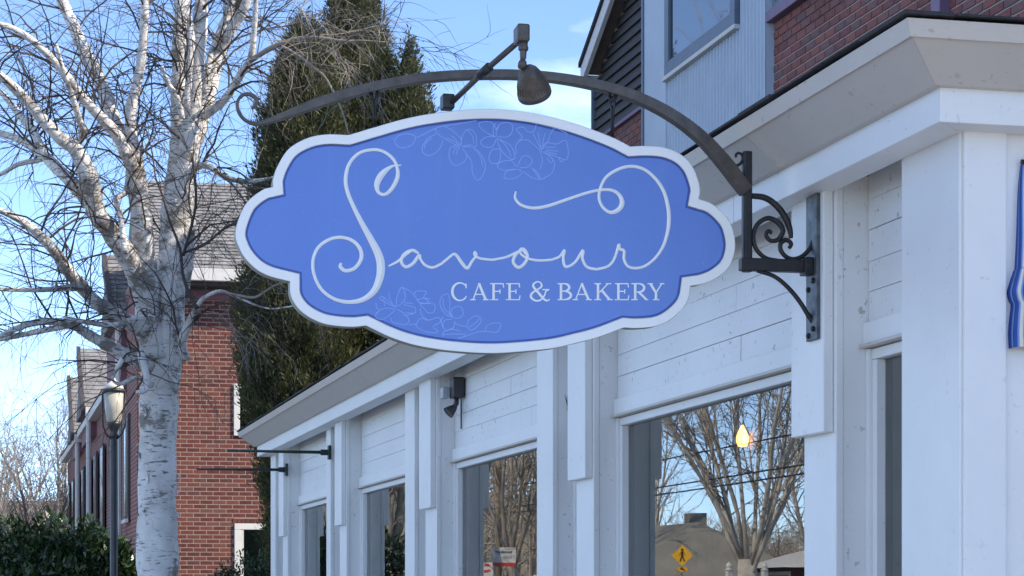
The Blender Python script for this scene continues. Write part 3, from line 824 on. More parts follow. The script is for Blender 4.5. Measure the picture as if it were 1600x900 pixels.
b = MB(); b.box(-0.026, 0.026, PF + 0.047, PF + 0.075, z_h - 0.028, z_h + 0.026); part('collar', b, M['iron'], brk, bevel=0.003)
def scroll(pts, r, s=0.0, name='scroll'):
    L = smooth_line([(x, y, rr) for (x, y), rr in zip(pts, r if hasattr(r, '__len__') else [r] * len(pts))], 6)
    q = MB(); q.tube(ip([(p[0], p[1]) for p in L], s), [p[2] * U for p in L], 8); part(name, q, M['iron'], brk, smooth=True)
scroll([(1136,254),(1146,259),(1155,257),(1160,250),(1159,242),(1154,239),(1150,242),(1150,246)], [2.6,2.5,2.4,2.3,2.2,2.2,2.4,2])
scroll([(1174,306),(1195,309),(1213,321),(1227,340),(1234,358),(1236,372)], [4.5,5.2,5.6,5.6,5,3.6])
scroll([(1216,407),(1196,403),(1181,388),(1177,368),(1184,350),(1200,341),(1216,348),(1223,361),(1216,374),(1204,376),(1197,368),(1200,361),(1206,364)], [3,3.6,3.8,3.8,3.8,4,4.4,4.4,4,3.6,3.4,3.2,3])
scroll([(1271,371),(1266,387),(1254,400),(1240,405),(1228,401),(1220,391),(1220,380),(1229,375),(1236,381),(1233,388)], [3.4,3.6,3.6,3.8,3.8,4,4,3.8,3.6,3])
scroll([(1183,423),(1210,432),(1232,450),(1250,472),(1263,493),(1270,503)], [3.0,3.5,3.8,4,4,4], name='brace')
# hangers: links and eye rods carrying the sign
for hx, y0, y1 in ((585, 142, 197), (957, 146, 214)):
    hr = MB()
    o, za = across(hx, y0, 0); _, zb = across(hx, y1, 0)
    for k in (-1, 1):
        hr.tube([(0.006 * k, o + 0.007 * k, za + 0.005), (0.004 * k, o + 0.005 * k, za - 0.03), (0.0, o + 0.003 * k, za - 0.05), (0, o + 0.002 * k, zb)], [0.0035, 0.0045, 0.0035, 0.0042], 6)
    a = [(0.0, o + 0.012 * math.cos(t * math.pi / 6), za - 0.008 + 0.016 * math.sin(t * math.pi / 6)) for t in range(13)]
    hr.tube(a, 0.0038, 6)
    part('hanger', hr, M['iron'], brk, smooth=True)

# ------------------------------------------------------------------ spotlight above the sign
lo, lz = across(699, 166, 0.02)
spot = thing('sign_spotlight', 'bronze spotlight on a slanting conduit arm above the sign', 'spotlight', (0.02, lo, lz))
def q3(px, py, s): return Vector((s, *across(px, py, s)))
ST = -0.34
b = MB(); o_, z_ = across(699, 160, 0.012); b.box(-0.012, 0.036, o_ - 0.018, o_ + 0.018, lz - 0.012, z_ + 0.022); part('mounting_box', b, M['iron'], spot, bevel=0.004)
b = MB(); b.tube([q3(704, 162, 0.0), q3(757, 111, -0.17), q3(816, 60, ST + 0.02)], 0.0085, 12); part('conduit_arm', b, M['iron_bronze'], spot, smooth=True)
b = MB(); b.tube([q3(750, 118, -0.148), q3(765, 104, -0.19)], 0.0135, 12); part('coupling', b, M['iron'], spot, smooth=True)
c = q3(815, 53, ST)
b = MB(); b.hexa([c + Vector(p) for p in ((-.03,-.018,-.026),(.03,-.018,-.03),(.03,.018,-.03),(-.03,.018,-.026),(-.03,-.018,.024),(.03,-.018,.02),(.03,.018,.02),(-.03,.018,.024))])
part('junction_box', b, M['iron_bronze'], spot, bevel=0.006)
st = q3(818, 66, ST); kn = q3(817, 101, ST)
b = MB(); ax = (kn - st); L = ax.length
b.lathe([(0.0125, 0), (0.0125, 0.012), (0.0145, 0.013), (0.0145, 0.022), (0.010, 0.026), (0.009, L * 0.72), (0.006, L * 0.8), (0.006, L)], 14, st, ax); part('stem', b, M['iron_bronze'], spot)
b = MB(); b.lathe([(0.006, -0.012), (0.013, -0.009), (0.015, 0), (0.013, 0.009), (0.006, 0.012)], 12, q3(816, 101, ST), (0.3, 1, 0.25)); part('knuckle', b, M['iron_bronze'], spot, smooth=True)
h0 = q3(824, 103, ST); h1 = q3(836, 150, ST + 0.055); ax = h1 - h0; L = ax.length
W = 26 * 6.45 / F
prof = [(0.004, 0), (W * 0.32, L * 0.03), (W * 0.52, L * 0.12), (W * 0.70, L * 0.28), (W * 0.84, L * 0.48), (W * 0.93, L * 0.68), (W * 0.98, L * 0.80), (W * 1.03, L * 0.82), (W * 1.04, L * 0.96), (W * 0.98, L * 1.02), (W * 0.86, L * 1.02), (W * 0.80, L * 0.90)]
b = MB(); b.lathe(prof, 28, h0, ax); hd = part('lamp_head', b, M['iron_bronze'], spot, smooth=True)
axn = ax.normalized(); u = axn.orthogonal().normalized(); w_ = axn.cross(u)
b = MB()
for k in range(28):
    a = 2 * math.pi * k / 28; d = u * math.cos(a) + w_ * math.sin(a)
    b.tube([h0 + axn * L * 0.42 + d * W * 0.80, h0 + axn * L * 0.60 + d * W * 0.905, h0 + axn * L * 0.80 + d * W * 0.985], [0.0008, 0.0018, 0.0018], 4)
part('cooling_fins', b, M['iron_bronze'], hd, kind='stuff')
b = MB(); b.lathe([(W * 0.84, 0), (W * 0.6, 0.004), (0.002, 0.006)], 24, h0 + axn * L * 0.985, ax); part('lens', b, M['pane_dark'], hd, smooth=True)

# ------------------------------------------------------------------ striped awning on the return wall
SA = S_C + 0.005
edge = smooth_line([(1594, 258, 0.02), (1590, 300, 0.05), (1588, 360, 0.075), (1585, 418, 0.095), (1583, 424, 0.105), (1577, 442, 0.13), (1573, 458, 0.14), (1576, 471, 0.125), (1579, 478, 0.118), (1577, 496, 0.125), (1575, 520, 0.13), (1576, 545, 0.12)], 3)
ROWS = [(SA - e[2] * 0.34 - 0.01, *across(e[0], e[1], SA - 0.002)) for e in edge]          # left edge of the cloth, top to bottom
ao0 = ROWS[0][1]; za1 = ROWS[0][2]; za0 = ROWS[-1][2]
awn = thing('striped_awning', 'blue and cream striped cloth awning with a ruffled edge, on the right-hand wall', 'awning', (SA, ao0, za0))
kinds = ['awning_mid', 'awning_cream', 'awning_mid', 'awning_blue', 'awning_blue', 'awning_cream']
acc = 0.0; k = 0; m_ = len(ROWS)
def cloth(acc):
    out = []
    for i, (s_, o_, z_) in enumerate(ROWS):
        low = max(0.0, (i / (m_ - 1) - 0.40)) / 0.6
        fold = 0.010 * low * math.sin(acc * 75.0 + 0.5)
        out.append((s_ - fold, o_ - acc - (0.006 * low * math.sin(acc * 40) if acc > 0 else 0), z_))
    return out
while acc < 1.6:
    wd = [0.004, 0.008, 0.005, 0.018, 0.012, 0.010][k % 6]
    cols = [cloth(acc + wd * f) for f in (0, 0.5, 1.0)]
    b = MB(); b.add([v for c_ in cols for v in c_], [(q_ * m_ + i, q_ * m_ + i + 1, (q_ + 1) * m_ + i + 1, (q_ + 1) * m_ + i) for q_ in range(2) for i in range(m_ - 1)])
    n0 = len(b.v); b.add([(x + 0.003, y, z) for x, y, z in b.v[:n0]], [tuple(reversed(f_)) for f_ in list(b.f)])
    part('stripe', b, M[kinds[k % 6]], awn, smooth=True)
    acc += wd; k += 1
v = cloth(0.0)
b = MB(); b.add(v + [(SA - 0.002, y, z) for x, y, z in v], [(i, m_ + i, m_ + i + 1, i + 1) for i in range(m_ - 1)]); part('side_cheek', b, M['awning_blue'], awn, smooth=True)
b = MB(); b.add([(x * 0.45 + SA * 0.55, y + 0.0015, z) for x, y, z in v] + [(x * 0.60 + SA * 0.40, y + 0.0015, z) for x, y, z in v], [(i, i + 1, m_ + i + 1, m_ + i) for i in range(m_ - 1)]); part('side_stripe', b, M['awning_mid'], awn, smooth=True)
b = MB(); b.tube([(SA - 0.025, ao0 + 0.008, za1 + 0.004), (SA - 0.025, ao0 - 1.6, za1 + 0.004)], 0.007, 8); part('rail', b, M['iron'], awn)

# ------------------------------------------------------------------ small fittings on the cafe front
def rod(p_end, p_base, yy_plate, label):
    s0 = s_at(p_base[0], PF + 0.02); o0 = PF + 0.005; z0 = z_at(p_base[0], p_base[1], s0, o0)
    o1, z1 = across(p_end[0], p_end[1], s0)
    t = thing('flag_rod', label, 'rod', (s0, o0, z0), group='black rods on the far end of the cafe')
    q = MB(); q.tube([(s0, o0, z0), (s0, (o0 + o1) / 2, (z0 + z1) / 2), (s0, o1, z1)], [0.013, 0.011, 0.008], 10); part('rod', q, M['green_black'], t, smooth=True)
    q = MB(); q.box(s0 - 0.03, s0 + 0.03, PF + 0.001, PF + 0.024, z0 - 0.052, z0 + 0.052); part('mounting_plate', q, M['green_black'], t, bevel=0.004)
    q = MB(); q.lathe([(0.022, 0), (0.022, 0.05), (0.017, 0.055)], 12, (s0, PF + 0.024, z0), (0, 1, 0)); part('socket', q, M['green_black'], t)
rod((355, 704), (513, 707), 697, 'upper black iron rod sticking out below the cornice end')
rod((307, 733), (446, 734), 725, 'lower black iron rod sticking out from the farthest pilaster')

s0 = s_at(712, 0.05)
bx0 = z_at(712, 622, s0, 0.05); bx1 = z_at(712, 590, s0, 0.05)
dev = thing('wall_floodlight', 'dark wall-mounted box with a small floodlight below, tucked under the eave', 'floodlight', (s0, 0.02, bx0))
q = MB(); q.box(s0 - 0.05, s0 + 0.06, 0.008, 0.075, bx0, bx1); part('housing', q, M['device'], dev, bevel=0.008)
q = MB(); q.box(s0 + 0.03, s0 + 0.10, 0.082, 0.118, bx0 + 0.0, bx1 - 0.05); part('sensor', q, M['device_pale'], dev, bevel=0.006)
q = MB(); q.tube([(s0, 0.045, bx0 + 0.01), (s0, 0.045, bx0 - 0.03), (s0 - 0.01, 0.06, bx0 - 0.05)], 0.014, 10); part('arm', q, M['device'], dev, smooth=True)
q = MB(); q.lathe([(0.012, 0), (0.022, 0.02), (0.034, 0.055), (0.036, 0.062), (0.03, 0.06)], 14, (s0 - 0.005, 0.05, bx0 - 0.045), (-0.1, 0.75, -0.65)); part('lamp_head', q, M['device'], dev, smooth=True)
q = MB(); q.tube([(s0 + 0.03, 0.012, bx0), (s0 + 0.03, 0.012, bx0 - 0.17)], 0.005, 6); part('cable', q, M['device'], dev)

# tuft of greenery lodged on the narrow window head between two pilasters
b = MB(); rt = random.Random(8)
st_ = s_at(889, 0.03)
for k in range(34):
    a = rt.uniform(0, 6.28); l = rt.uniform(0.03, 0.085); base = Vector((st_ + rt.uniform(-.02, .03), 0.025 + rt.uniform(-.008, .01), Z_CAS))
    tip = base + Vector((math.cos(a) * l * 0.5, math.sin(a) * l * 0.3, l)); w = Vector((0.006, 0.004, 0))
    b.add([base - w, base + w, tip], [(0, 1, 2)])
single('weed_tuft', b, M['rhodo'], 'small green tuft of weeds on a narrow window head between pilasters', 'weed', frame='B')

# pendant lamp inside the big window
ps, po = None, -1.15
pp_s, pp_z = front(1160, 686, po)
pend = thing('pendant_lamp', 'lit amber pendant lamp hanging inside the largest window', 'lamp', (pp_s, po, pp_z))
q = MB(); q.lathe([(0.002, -0.042), (0.022, -0.038), (0.033, -0.015), (0.033, 0.01), (0.024, 0.035), (0.012, 0.06), (0.003, 0.075)], 20, (pp_s, po, pp_z)); part('bulb', q, M['glow'], pend, smooth=True)
q = MB(); q.lathe([(0.062, -0.055), (0.055, 0.04), (0.02, 0.07), (0.016, 0.07), (0.05, 0.036), (0.058, -0.055)], 20, (pp_s + 0.01, po - 0.10, pp_z)); part('shade', q, M['wicker'], pend)
q = MB(); q.tube([(pp_s, po, pp_z + 0.07), (pp_s, po, 2.74)], 0.005, 6); part('cord', q, M['device'], pend)
# ------------------------------------------------------------------ brick helper
def brick_wall(parent, plane, lo, hi, z0, z1, mat, visible, skip, bl=0.203, bh=0.0677, joint=0.0145, cap=300, holes=(), proud=0.009):
    """running-bond bricks proud of the mortar. plane: ('o', value, sign) or ('s', value, sign).
    Bricks seen largest become parts, the others are one joined part."""
    axis, val, sgn = plane
    hb = bh - joint
    def mk(l):
        q = MB(); t0, t1 = sorted((0.0, sgn * proud))
        if axis == 'o': q.box(0, l, t0, t1, 0, hb)
        else: q.box(t0, t1, 0, l, 0, hb)
        return q
    shared = mesh_of('brick', mk(bl - joint), mat)
    cand = []; rest = MB()
    row = 0; z = z0
    while z + hb < z1:
        x = lo - (bl / 2 if row % 2 else 0)
        while x < hi:
            spans = [(max(x, lo), min(x + bl - joint, hi))]
            for (h0, h1, v0, v1) in holes:
                if z + hb > v0 and z < v1:
                    spans = [p_ for (a, b) in spans for p_ in (((a, b),) if (b <= h0 or a >= h1) else ((a, min(b, h0)), (max(a, h1), b)))]
            for a, b in spans:
              if b - a > 0.02 and not skip(a, b, z, z + hb):
                full = (b - a) > bl - joint - 1e-6
                vis = visible((a + b) / 2, z + hb / 2)
                if full and vis > 0: cand.append((vis, a, z))
                else:
                    q = mk(b - a); d = (a, val, z) if axis == 'o' else (val, a, z)
                    rest.add([(p[0] + d[0], p[1] + d[1], p[2] + d[2]) for p in q.v], q.f)
            x += bl
        z += bh; row += 1
    cand.sort(reverse=True)
    r = parent
    while r.parent is not None: r = r.parent
    off = Vector(OFF[r.name])
    for i, (vis, a, zz) in enumerate(cand):
        d = Vector((a, val, zz)) if axis == 'o' else Vector((val, a, zz))
        if i < cap:
            o = bpy.data.objects.new('brick', shared); o.parent = parent; o.location = d - off; COL.objects.link(o)
        else:
            q = mk(bl - joint); rest.add([(p[0] + d[0], p[1] + d[1], p[2] + d[2]) for p in q.v], q.f)
    if rest.v: part('brickwork', rest, mat, parent, kind='stuff')

# ------------------------------------------------------------------ tall brick building behind the cafe
OU = -3.62
SU_F = s_at(932, OU)                       # its far corner
SU_N = -5.6                                # unseen near end, set so the wall screens sign and return from sun
up = thing('brick_building', 'plum brick building with a black gable and blue-grey metal bay, rising behind the cafe roof', 'building', (SU_F, OU, 0))
b = MB(); b.box(SU_N, SU_F - 0.01, OU - 9, OU, 0, 6.6); part('wall', b, M['mortar_pale'], up)
BS1, BS0 = s_at(1005, OU + 0.10), s_at(1192, OU + 0.10)       # bay: far and near edges
z_sid = front(1004, 168, OU)[1]
RO = OU + 0.19                              # outer edge of the roof overhang
rs0, rz0 = front(907, 117, RO); rs1, rz1 = front(948, 0, RO)
slope = (rz1 - rz0) / (rs0 - rs1)
peak_s = BS0 - 0.4; zpk = rz0 + (rs0 - peak_s) * slope
def rake_z(s_): return rz0 + (rs0 - s_) * slope
# gable triangle above the eaves (two sides)
b = MB(); b.prism([(SU_F - 0.01, 6.0), (SU_F - 0.01, rake_z(SU_F)), (peak_s, zpk), (2 * peak_s - SU_F, rake_z(SU_F)), (2 * peak_s - SU_F, 6.0)], 1, OU - 9, OU); part('gable_wall', b, M['mortar_pale'], up, normals=True)
b = MB(); b.prism([(SU_N, 6.75), (2 * peak_s - SU_F + 3, 6.75), (2 * peak_s - SU_F + 2.0, 8.6), (SU_N, 8.6)], 1, OU - 9, OU - 0.02); part('wall', b, M['mortar_pale'], up, normals=True)  # unseen upper block, height invented to keep the sun off the sign
# black lap siding in the far part of the gable, one board after the other
z = z_sid; k = 0
while z < zpk - 0.4:
    h = 0.105
    e1 = min(SU_F - 0.03, rs0 - (z + h - rz0) / slope - 0.02)
    if e1 > BS1 + 0.02:
        b = MB(); b.hexa([(BS1 - 0.02, OU + 0.001, z), (e1, OU + 0.001, z), (e1, OU + 0.036, z), (BS1 - 0.02, OU + 0.036, z),
                          (BS1 - 0.02, OU + 0.001, z + h), (e1, OU + 0.001, z + h), (e1, OU + 0.010, z + h), (BS1 - 0.02, OU + 0.010, z + h)])
        part('siding_board', b, M['black_siding'], up, label='black lap siding board')
    z += h + 0.002
b = MB(); b.box(BS1 + 0.01, SU_F - 0.03, OU + 0.0015, OU + 0.05, z_sid - 0.035, z_sid - 0.003); part('band_board', b, M['plum'], up)
b = MB(); b.box(SU_F - 0.029, SU_F + 0.015, OU - 0.2, OU + 0.055, 0, rake_z(SU_F) - 0.01); part('corner_board', b, M['frame_blue'], up)
# rake: brown soffit below, white board at its edge, roof slab above
def rake(name, mat, o0, o1, dz0, dz1):
    v = []
    for s_, zz in ((rs0, rz0), (peak_s, zpk)):
        for oo in (o0, o1):
            for dz in (dz0, dz1): v.append((s_, oo, zz + dz))
    b = MB(); b.add(v, [(0, 1, 3, 2), (4, 6, 7, 5), (0, 4, 5, 1), (2, 3, 7, 6), (0, 2, 6, 4), (1, 5, 7, 3)])
    part(name, b, mat, up, normals=True)
rake('rake_soffit', M['rake_brown'], OU - 0.1, RO - 0.045, 0.005, 0.03)
rake('rake_board', M['rake_white'], RO - 0.044, RO, -0.10, 0.07)
rake('roof', M['shingle_edge'], OU - 9, RO + 0.025, 0.072, 0.12)
b = MB(); b.box(SU_F + 0.017, rs0 - 0.01, OU - 2, RO - 0.05, rz0 - 0.12, rz0 + 0.0); part('eave_return', b, M['rake_white'], up, bevel=0.004)
# metal bay
b = MB(); b.box(BS0, BS1, OU - 0.1, OU + 0.072, 3.0, 9.0); bay = part('bay', b, M['metal_siding'], up)
RS1 = s_at(1040, OU + 0.10)
b = MB(); b.box(RS1, BS1 - 0.03, OU + 0.073, OU + 0.10, 3.0, 9.0); part('flat_panel', b, M['metal_siding'], bay, bevel=0.003)
b = MB(); b.box(BS1 - 0.029, BS1 + 0.02, OU + 0.0, OU + 0.115, 3.0, 9.0); part('edge_trim', b, M['frame_blue'], bay, bevel=0.003)
WS0 = s_at(1150, OU + 0.11); WZ0 = front(1041, 122, OU + 0.11)[1]
b = MB(); pitch = 0.085; s = BS0 + 0.004
pts = []
while s < RS1 - 0.002:
    for du, dd in ((0, 0.078), (0.045, 0.078), (0.055, 0.096), (0.075, 0.096)):
        if s + du < RS1 - 0.001: pts.append((s + du, OU + dd))
    s += pitch
pts.append((RS1 - 0.001, OU + 0.078))
m_ = len(pts)
for zlo, zhi, cond in ((3.0, WZ0 - 0.03, lambda a: True),):
    b.add([(a, o_, zlo) for a, o_ in pts] + [(a, o_, zhi) for a, o_ in pts], [(i, m_ + i, m_ + i + 1, i + 1) for i in range(m_ - 1)])
sel = [p for p in pts if p[0] < WS0 - 0.05]
if len(sel) > 1:
    k_ = len(sel); b.add([(a, o_, WZ0 - 0.03) for a, o_ in sel] + [(a, o_, 9.0) for a, o_ in sel], [(i, k_ + i, k_ + i + 1, i + 1) for i in range(k_ - 1)])
part('corrugated_panel', b, M['metal_siding'], bay)
b = MB(); b.box(WS0 - 0.03, RS1 - 0.002, OU + 0.08, OU + 0.14, WZ0 - 0.029, WZ0 + 0.01); part('window_sill', b, M['trim_white'], bay, bevel=0.004)
wf = MB(); t = 0.12; f0, f1, z0, z1 = WS0, RS1 - 0.03, WZ0 + 0.012, WZ0 + 2.0
wf.box(f0, f1, OU + 0.08, OU + 0.125, z0, z0 + t); wf.box(f0, f0 + t, OU + 0.08, OU + 0.124, z0 + t + .001, z1); wf.box(f1 - t, f1, OU + 0.08, OU + 0.124, z0 + t + .001, z1)
zm = z0 + 1.05
wf.box(f0 + t + .001, f1 - t - .001, OU + 0.08, OU + 0.122, zm, zm + 0.14)
wn_ = part('window', wf, M['frame_blue'], bay, bevel=0.004)
b = MB(); b.add([(f0 + t, OU + 0.10, z0 + t), (f1 - t, OU + 0.10, z0 + t), (f1 - t, OU + 0.10, z1), (f0 + t, OU + 0.10, z1)], [(0, 3, 2, 1)]); 
m_gl, nt_, bb_ = mat_new('dark_reflecting_glass'); bb_.inputs['Base Color'].default_value = (0.02, 0.03, 0.035, 1); bb_.inputs['Roughness'].default_value = 0.02; bb_.inputs['IOR'].default_value = 2.4
M['mirror_glass'] = m_gl
part('pane', b, m_gl, bay)
# window with plum sill to the right of the bay
ps1, pz = front(1195, 39, OU + 0.06)
b = MB(); b.box(ps1 - 1.5, ps1 - 0.02, OU - 0.05, OU + 0.075, pz, pz + 0.085); part('window_sill', b, M['plum'], up, bevel=0.006)
b = MB(); b.box(ps1 - 1.42, ps1 - 0.10, OU + 0.002, OU + 0.03, pz + 0.086, pz + 1.5); uw = part('window', b, M['frame_blue'], up)
b = MB(); b.box(ps1 - 1.36, ps1 - 0.16, OU + 0.025, OU + 0.034, pz + 0.15, pz + 1.44); part('pane', b, m_gl, uw)
# downspout
ds1 = s_at(1456, OU + 0.07); ds0 = s_at(1470, OU + 0.07)
b = MB(); b.box(ds0, ds1, OU + 0.003, OU + 0.08, 3.0, 9.2); part('downspout', b, M['plum'], up, bevel=0.006)
# bricks
def vis_u(s_, z_):
    p = street(s_, OU, z_)
    if p.y < 1: return 0
    x, y = to_pix(p)
    return (1.0 / p.y) if (-10 < y < 235 and 950 < x < 1612) else 0
def skip_u(a, b_, z_, zz):
    return zz > z_sid - 0.04 and a > BS0
brick_wall(up, ('o', OU, 1), s_at(1640, OU), SU_F - 0.035, 4.2, 6.74, M['brick_dark'], vis_u, skip_u, holes=((BS0 - 0.004, BS1 + 0.021, 0, 9), (ps1 - 1.5, ps1 - 0.02, pz - 0.004, pz + 1.5), (ds0 - 0.002, ds1 + 0.002, 0, 0)))

# ------------------------------------------------------------------ brick building on the left, front and long side
SL = 28.6
oc = o_at(216, SL)
left = thing('brick_house', 'red brick building with white-trimmed windows and grey shingled gables, behind the birch', 'building', (SL, oc, 0))
Z_W = 6.30
b = MB(); b.box(SL, SL + 7.0, -9, oc, 0, Z_W + 0.4); part('wall', b, M['mortar'], left)
# long side wall: brickwork too far away to tell apart, courses in the material
m_b, nt_, bb_ = mat_new('far_brick')
tc = nd(nt_, 'ShaderNodeTexCoord'); mp = nd(nt_, 'ShaderNodeMapping'); mp.inputs['Rotation'].default_value = (math.radians(90), 0, 0)
bt = nd(nt_, 'ShaderNodeTexBrick'); bt.inputs['Scale'].default_value = 1.0; bt.inputs['Brick Width'].default_value = 0.203; bt.inputs['Row Height'].default_value = 0.0677; bt.inputs['Mortar Size'].default_value = 0.008
bt.inputs['Color1'].default_value = (0.15, 0.05, 0.045, 1); bt.inputs['Color2'].default_value = (0.22, 0.075, 0.062, 1); bt.inputs['Mortar'].default_value = (0.30, 0.22, 0.21, 1)
nt_.links.new(tc.outputs['Object'], mp.inputs['Vector']); nt_.links.new(mp.outputs['Vector'], bt.inputs['Vector']); nt_.links.new(bt.outputs['Color'], bb_.inputs['Base Color']); bb_.inputs['Roughness'].default_value = 0.9
ZE = 5.25
b = MB(); b.box(SL + 7.001, 56.5, -9, oc - 0.02, 0, ZE); part('side_wall', b, m_b, left)
b = MB(); b.box(SL + 0.012, SL + 7.0, oc + 0.001, oc + 0.012, 0, Z_W + 0.3); part('side_wall', b, m_b, left)
b = MB(); b.box(SL + 7.01, 56.6, oc - 0.02, oc + 0.16, ZE, ZE + 0.16); part('gutter', b, M['trim_white'], left, bevel=0.01)
b = MB(); b.prism([(oc + 0.18, ZE + 0.17), (-9, ZE + 0.17), (-9, ZE + 3.2)], 0, SL + 7.01, 56.5); part('roof', b, M['shingle_grey'], left, normals=True)
# gabled wings: near slope faces the camera, in courses of shingles
def wing(s_e, o_l, z_e, z_r, run_, courses, wall=True):
    sr = s_e + run_
    o_r = -9
    base = MB(); base.prism([(s_e, z_e), (sr, z_r), (sr + run_, z_e)], 1, o_r, o_l); g = part('gable_roof', base, M['shingle_grey'], left, normals=True)
    for c in range(courses):
        a0, a1 = c / courses, (c + 1) / courses
        p0 = (s_e + run_ * a0, z_e + (z_r - z_e) * a0); p1 = (s_e + run_ * a1 + 0.01, z_e + (z_r - z_e) * a1)
        q = MB(); q.add([(p0[0] - 0.012, o_l + 0.01, p0[1] + 0.014), (p0[0] - 0.012, o_r, p0[1] + 0.014), (p1[0], o_r, p1[1] + 0.006), (p1[0], o_l + 0.01, p1[1] + 0.006),
                         (p0[0], o_l + 0.01, p0[1]), (p0[0], o_r, p0[1])], [(0, 3, 2, 1), (4, 0, 1, 5), (4, 3, 0)])
        part('shingle_course', q, M['shingle_grey'], g)
    q = MB(); q.box(s_e - 0.10, s_e + 0.02, o_r, o_l, z_e - 0.20, z_e - 0.01); part('gutter', q, M['trim_white'], left, bevel=0.008)
    q = MB(); q.add([(s_e - 0.02, o_l + 0.011, z_e - 0.16), (sr, o_l + 0.011, z_r - 0.2), (sr, o_l + 0.011, z_r + 0.05), (s_e - 0.05, o_l + 0.011, z_e + 0.04),
                     (s_e - 0.02, o_l + 0.09, z_e - 0.16), (sr, o_l + 0.09, z_r - 0.2), (sr, o_l + 0.09, z_r + 0.05), (s_e - 0.05, o_l + 0.09, z_e + 0.04)],
                    [(0, 1, 2, 3), (7, 6, 5, 4), (0, 4, 5, 1), (3, 2, 6, 7), (0, 3, 7, 4)]); part('rake_board', q, M['trim_and_shade'], left, normals=True)
zr_ = z_at(350, 285, SL + 2.2, -1); ze_ = z_at(340, 420, SL - 0.35, -1)
wing(SL - 0.35, o_at(226, SL - 0.35), ze_, zr_, 2.6, 26)
# eave of the front wing: its shadow put into near-black soffit and board, plum frieze
b = MB(); b.box(SL - 0.33, SL - 0.001, -9, oc, ze_ - 0.26, ze_ - 0.21); part('soffit', b, M['trim_and_shade'], left)
zp1 = z_at(330, 454, SL - 0.05, -1); zp0 = z_at(330, 468, SL - 0.05, -1)
b = MB(); b.box(SL - 0.05, SL - 0.001, -9, oc, zp0, zp1); part('frieze_board', b, M['plum_band'], left)
b = MB(); b.box(SL - 0.07, SL - 0.001, -9, oc, zp1 + 0.002, ze_ - 0.262); part('eave_shade_board', b, M['trim_and_shade'], left)
for px_, yr, ye, r_ in ((176, 400, 492, 2.2), (131, 545, 636, 2.2), (114, 590, 678, 2.0)):
    # left end of each wing lies on one line with the front corner
    s_e = s_at(px_, oc + 0.25); zr2 = z_at(px_, yr, s_e + r_, oc); ze2 = z_at(px_, ye, s_e, oc)
    wing(s_e, oc + 0.22, ze2, zr2, r_, 14)
    b = MB(); b.box(s_e + 0.1, s_e + 2 * r_ - 0.1, -4, oc + 0.1, ZE - 0.3, ze2 + 0.02); part('dormer_wall', b, M['plum_band'], left)
    b = MB(); b.tube([(s_e + 0.2, oc + 0.14, ze2 - 0.2), (s_e + 0.2, oc + 0.14, 0.3)], 0.055, 8); part('downspout', b, M['trim_white'], left)
b = MB(); sd = s_at(232, oc + 0.2) if s_at(232, oc + 0.2) > SL else SL + 4.0
# windows of the long side wall
for i, s_ in enumerate((SL + 1.6, SL + 4.2, SL + 9.0, SL + 11.5, SL + 14.0, SL + 17.0, SL + 19.5, SL + 22.5, SL + 25.0)):
    for zz in ((2.9, 4.5), (0.8, 2.2)):
        q = MB(); q.box(s_, s_ + 1.0, oc + 0.013, oc + 0.05, zz[0] - 0.06, zz[1] + 0.05); w = part('window', q, M['trim_and_shade'], left)
        q = MB(); q.box(s_ + 0.08, s_ + 0.92, oc + 0.0505, oc + 0.056, zz[0], zz[1]); part('pane', q, M['pane_dark'], w)
        q = MB(); q.box(s_ - 0.05, s_ + 1.05, oc + 0.0505, oc + 0.10, zz[0] - 0.12, zz[0] - 0.061); part('sill', q, M['trim_white'], w)
# two windows in the front wall
wins = []
for x0, x1, y0, y1, blind in ((365, 430, 600, 682, 'pane_dark'), (366, 470, 818, 960, 'blind')):
    oA, zA = across(x0, y0, SL); oB, zB = across(x1, y1, SL)
    wins.append((oB, oA, zB, zA)); t = 0.095
    q = MB(); q.box(SL - 0.04, SL + 0.02, oB, oA, zA - t, zA); q.box(SL - 0.04, SL + 0.02, oB, oA, zB, zB + t)
    q.box(SL - 0.039, SL + 0.02, oA - t, oA, zB + t + .001, zA - t - .001); q.box(SL - 0.039, SL + 0.02, oB, oB + t, zB + t + .001, zA - t - .001)
    w = part('window', q, M['trim_white'], left, bevel=0.006)
    q = MB(); q.box(SL - 0.02, SL - 0.012, oB + t, oA - t, zB + t, zA - t); part('pane', q, M['glass'], w)
    q = MB(); q.box(SL - 0.008, SL - 0.004, oB + t, oA - t, zB + t, zA - t); part('blind', q, M[blind], w)
    q = MB(); q.box(SL - 0.03, SL - 0.002, oB + t + .002, oA - t - .05, (zA + zB) / 2 - 0.03, (zA + zB) / 2 + 0.03) if blind != 'blind' else q.box(SL - 0.032, SL - 0.021, oA - t - 0.05, oA - t - .002, zB + t + .002, zA - t - .002)
    part('sash_bar', q, M['trim_white'], w)
    if blind == 'blind':
        q = MB()
        for k in range(16):
            oo = oA + 0.02 - k * 0.0677
            if oo < oB: break
            q.box(SL - 0.014, SL - 0.001, oo - 0.058, oo, zA + 0.003, zA + 0.075)
        part('soldier_course', q, M['brick'], left, kind='stuff')
def vis_l(o_, z_):
    p = street(SL, o_, z_); x, y = to_pix(p)
    if not (0 < y < 905 and 282 < x < 424): return 0
    if x > 412 and y < 735: return 0
    if x > 380 and 660 < y < 700: return 0
    if x > 372 and y < 560: return 0
    if x > 365 and y < 470: return 0
    return 2.0 - abs(x - 330) / 200
def skip_l(a, b_, z_, zz): return False
brick_wall(left, ('s', SL, -1), -8.95, oc, 1.2, zp0 - 0.01, M['brick'], vis_l, skip_l, joint=0.0175, proud=0.0035, holes=[(oB - 0.004, oA + 0.004, zB, zA + (0.08 if zB < 2.0 else 0.004)) for (oB, oA, zB, zA) in wins])

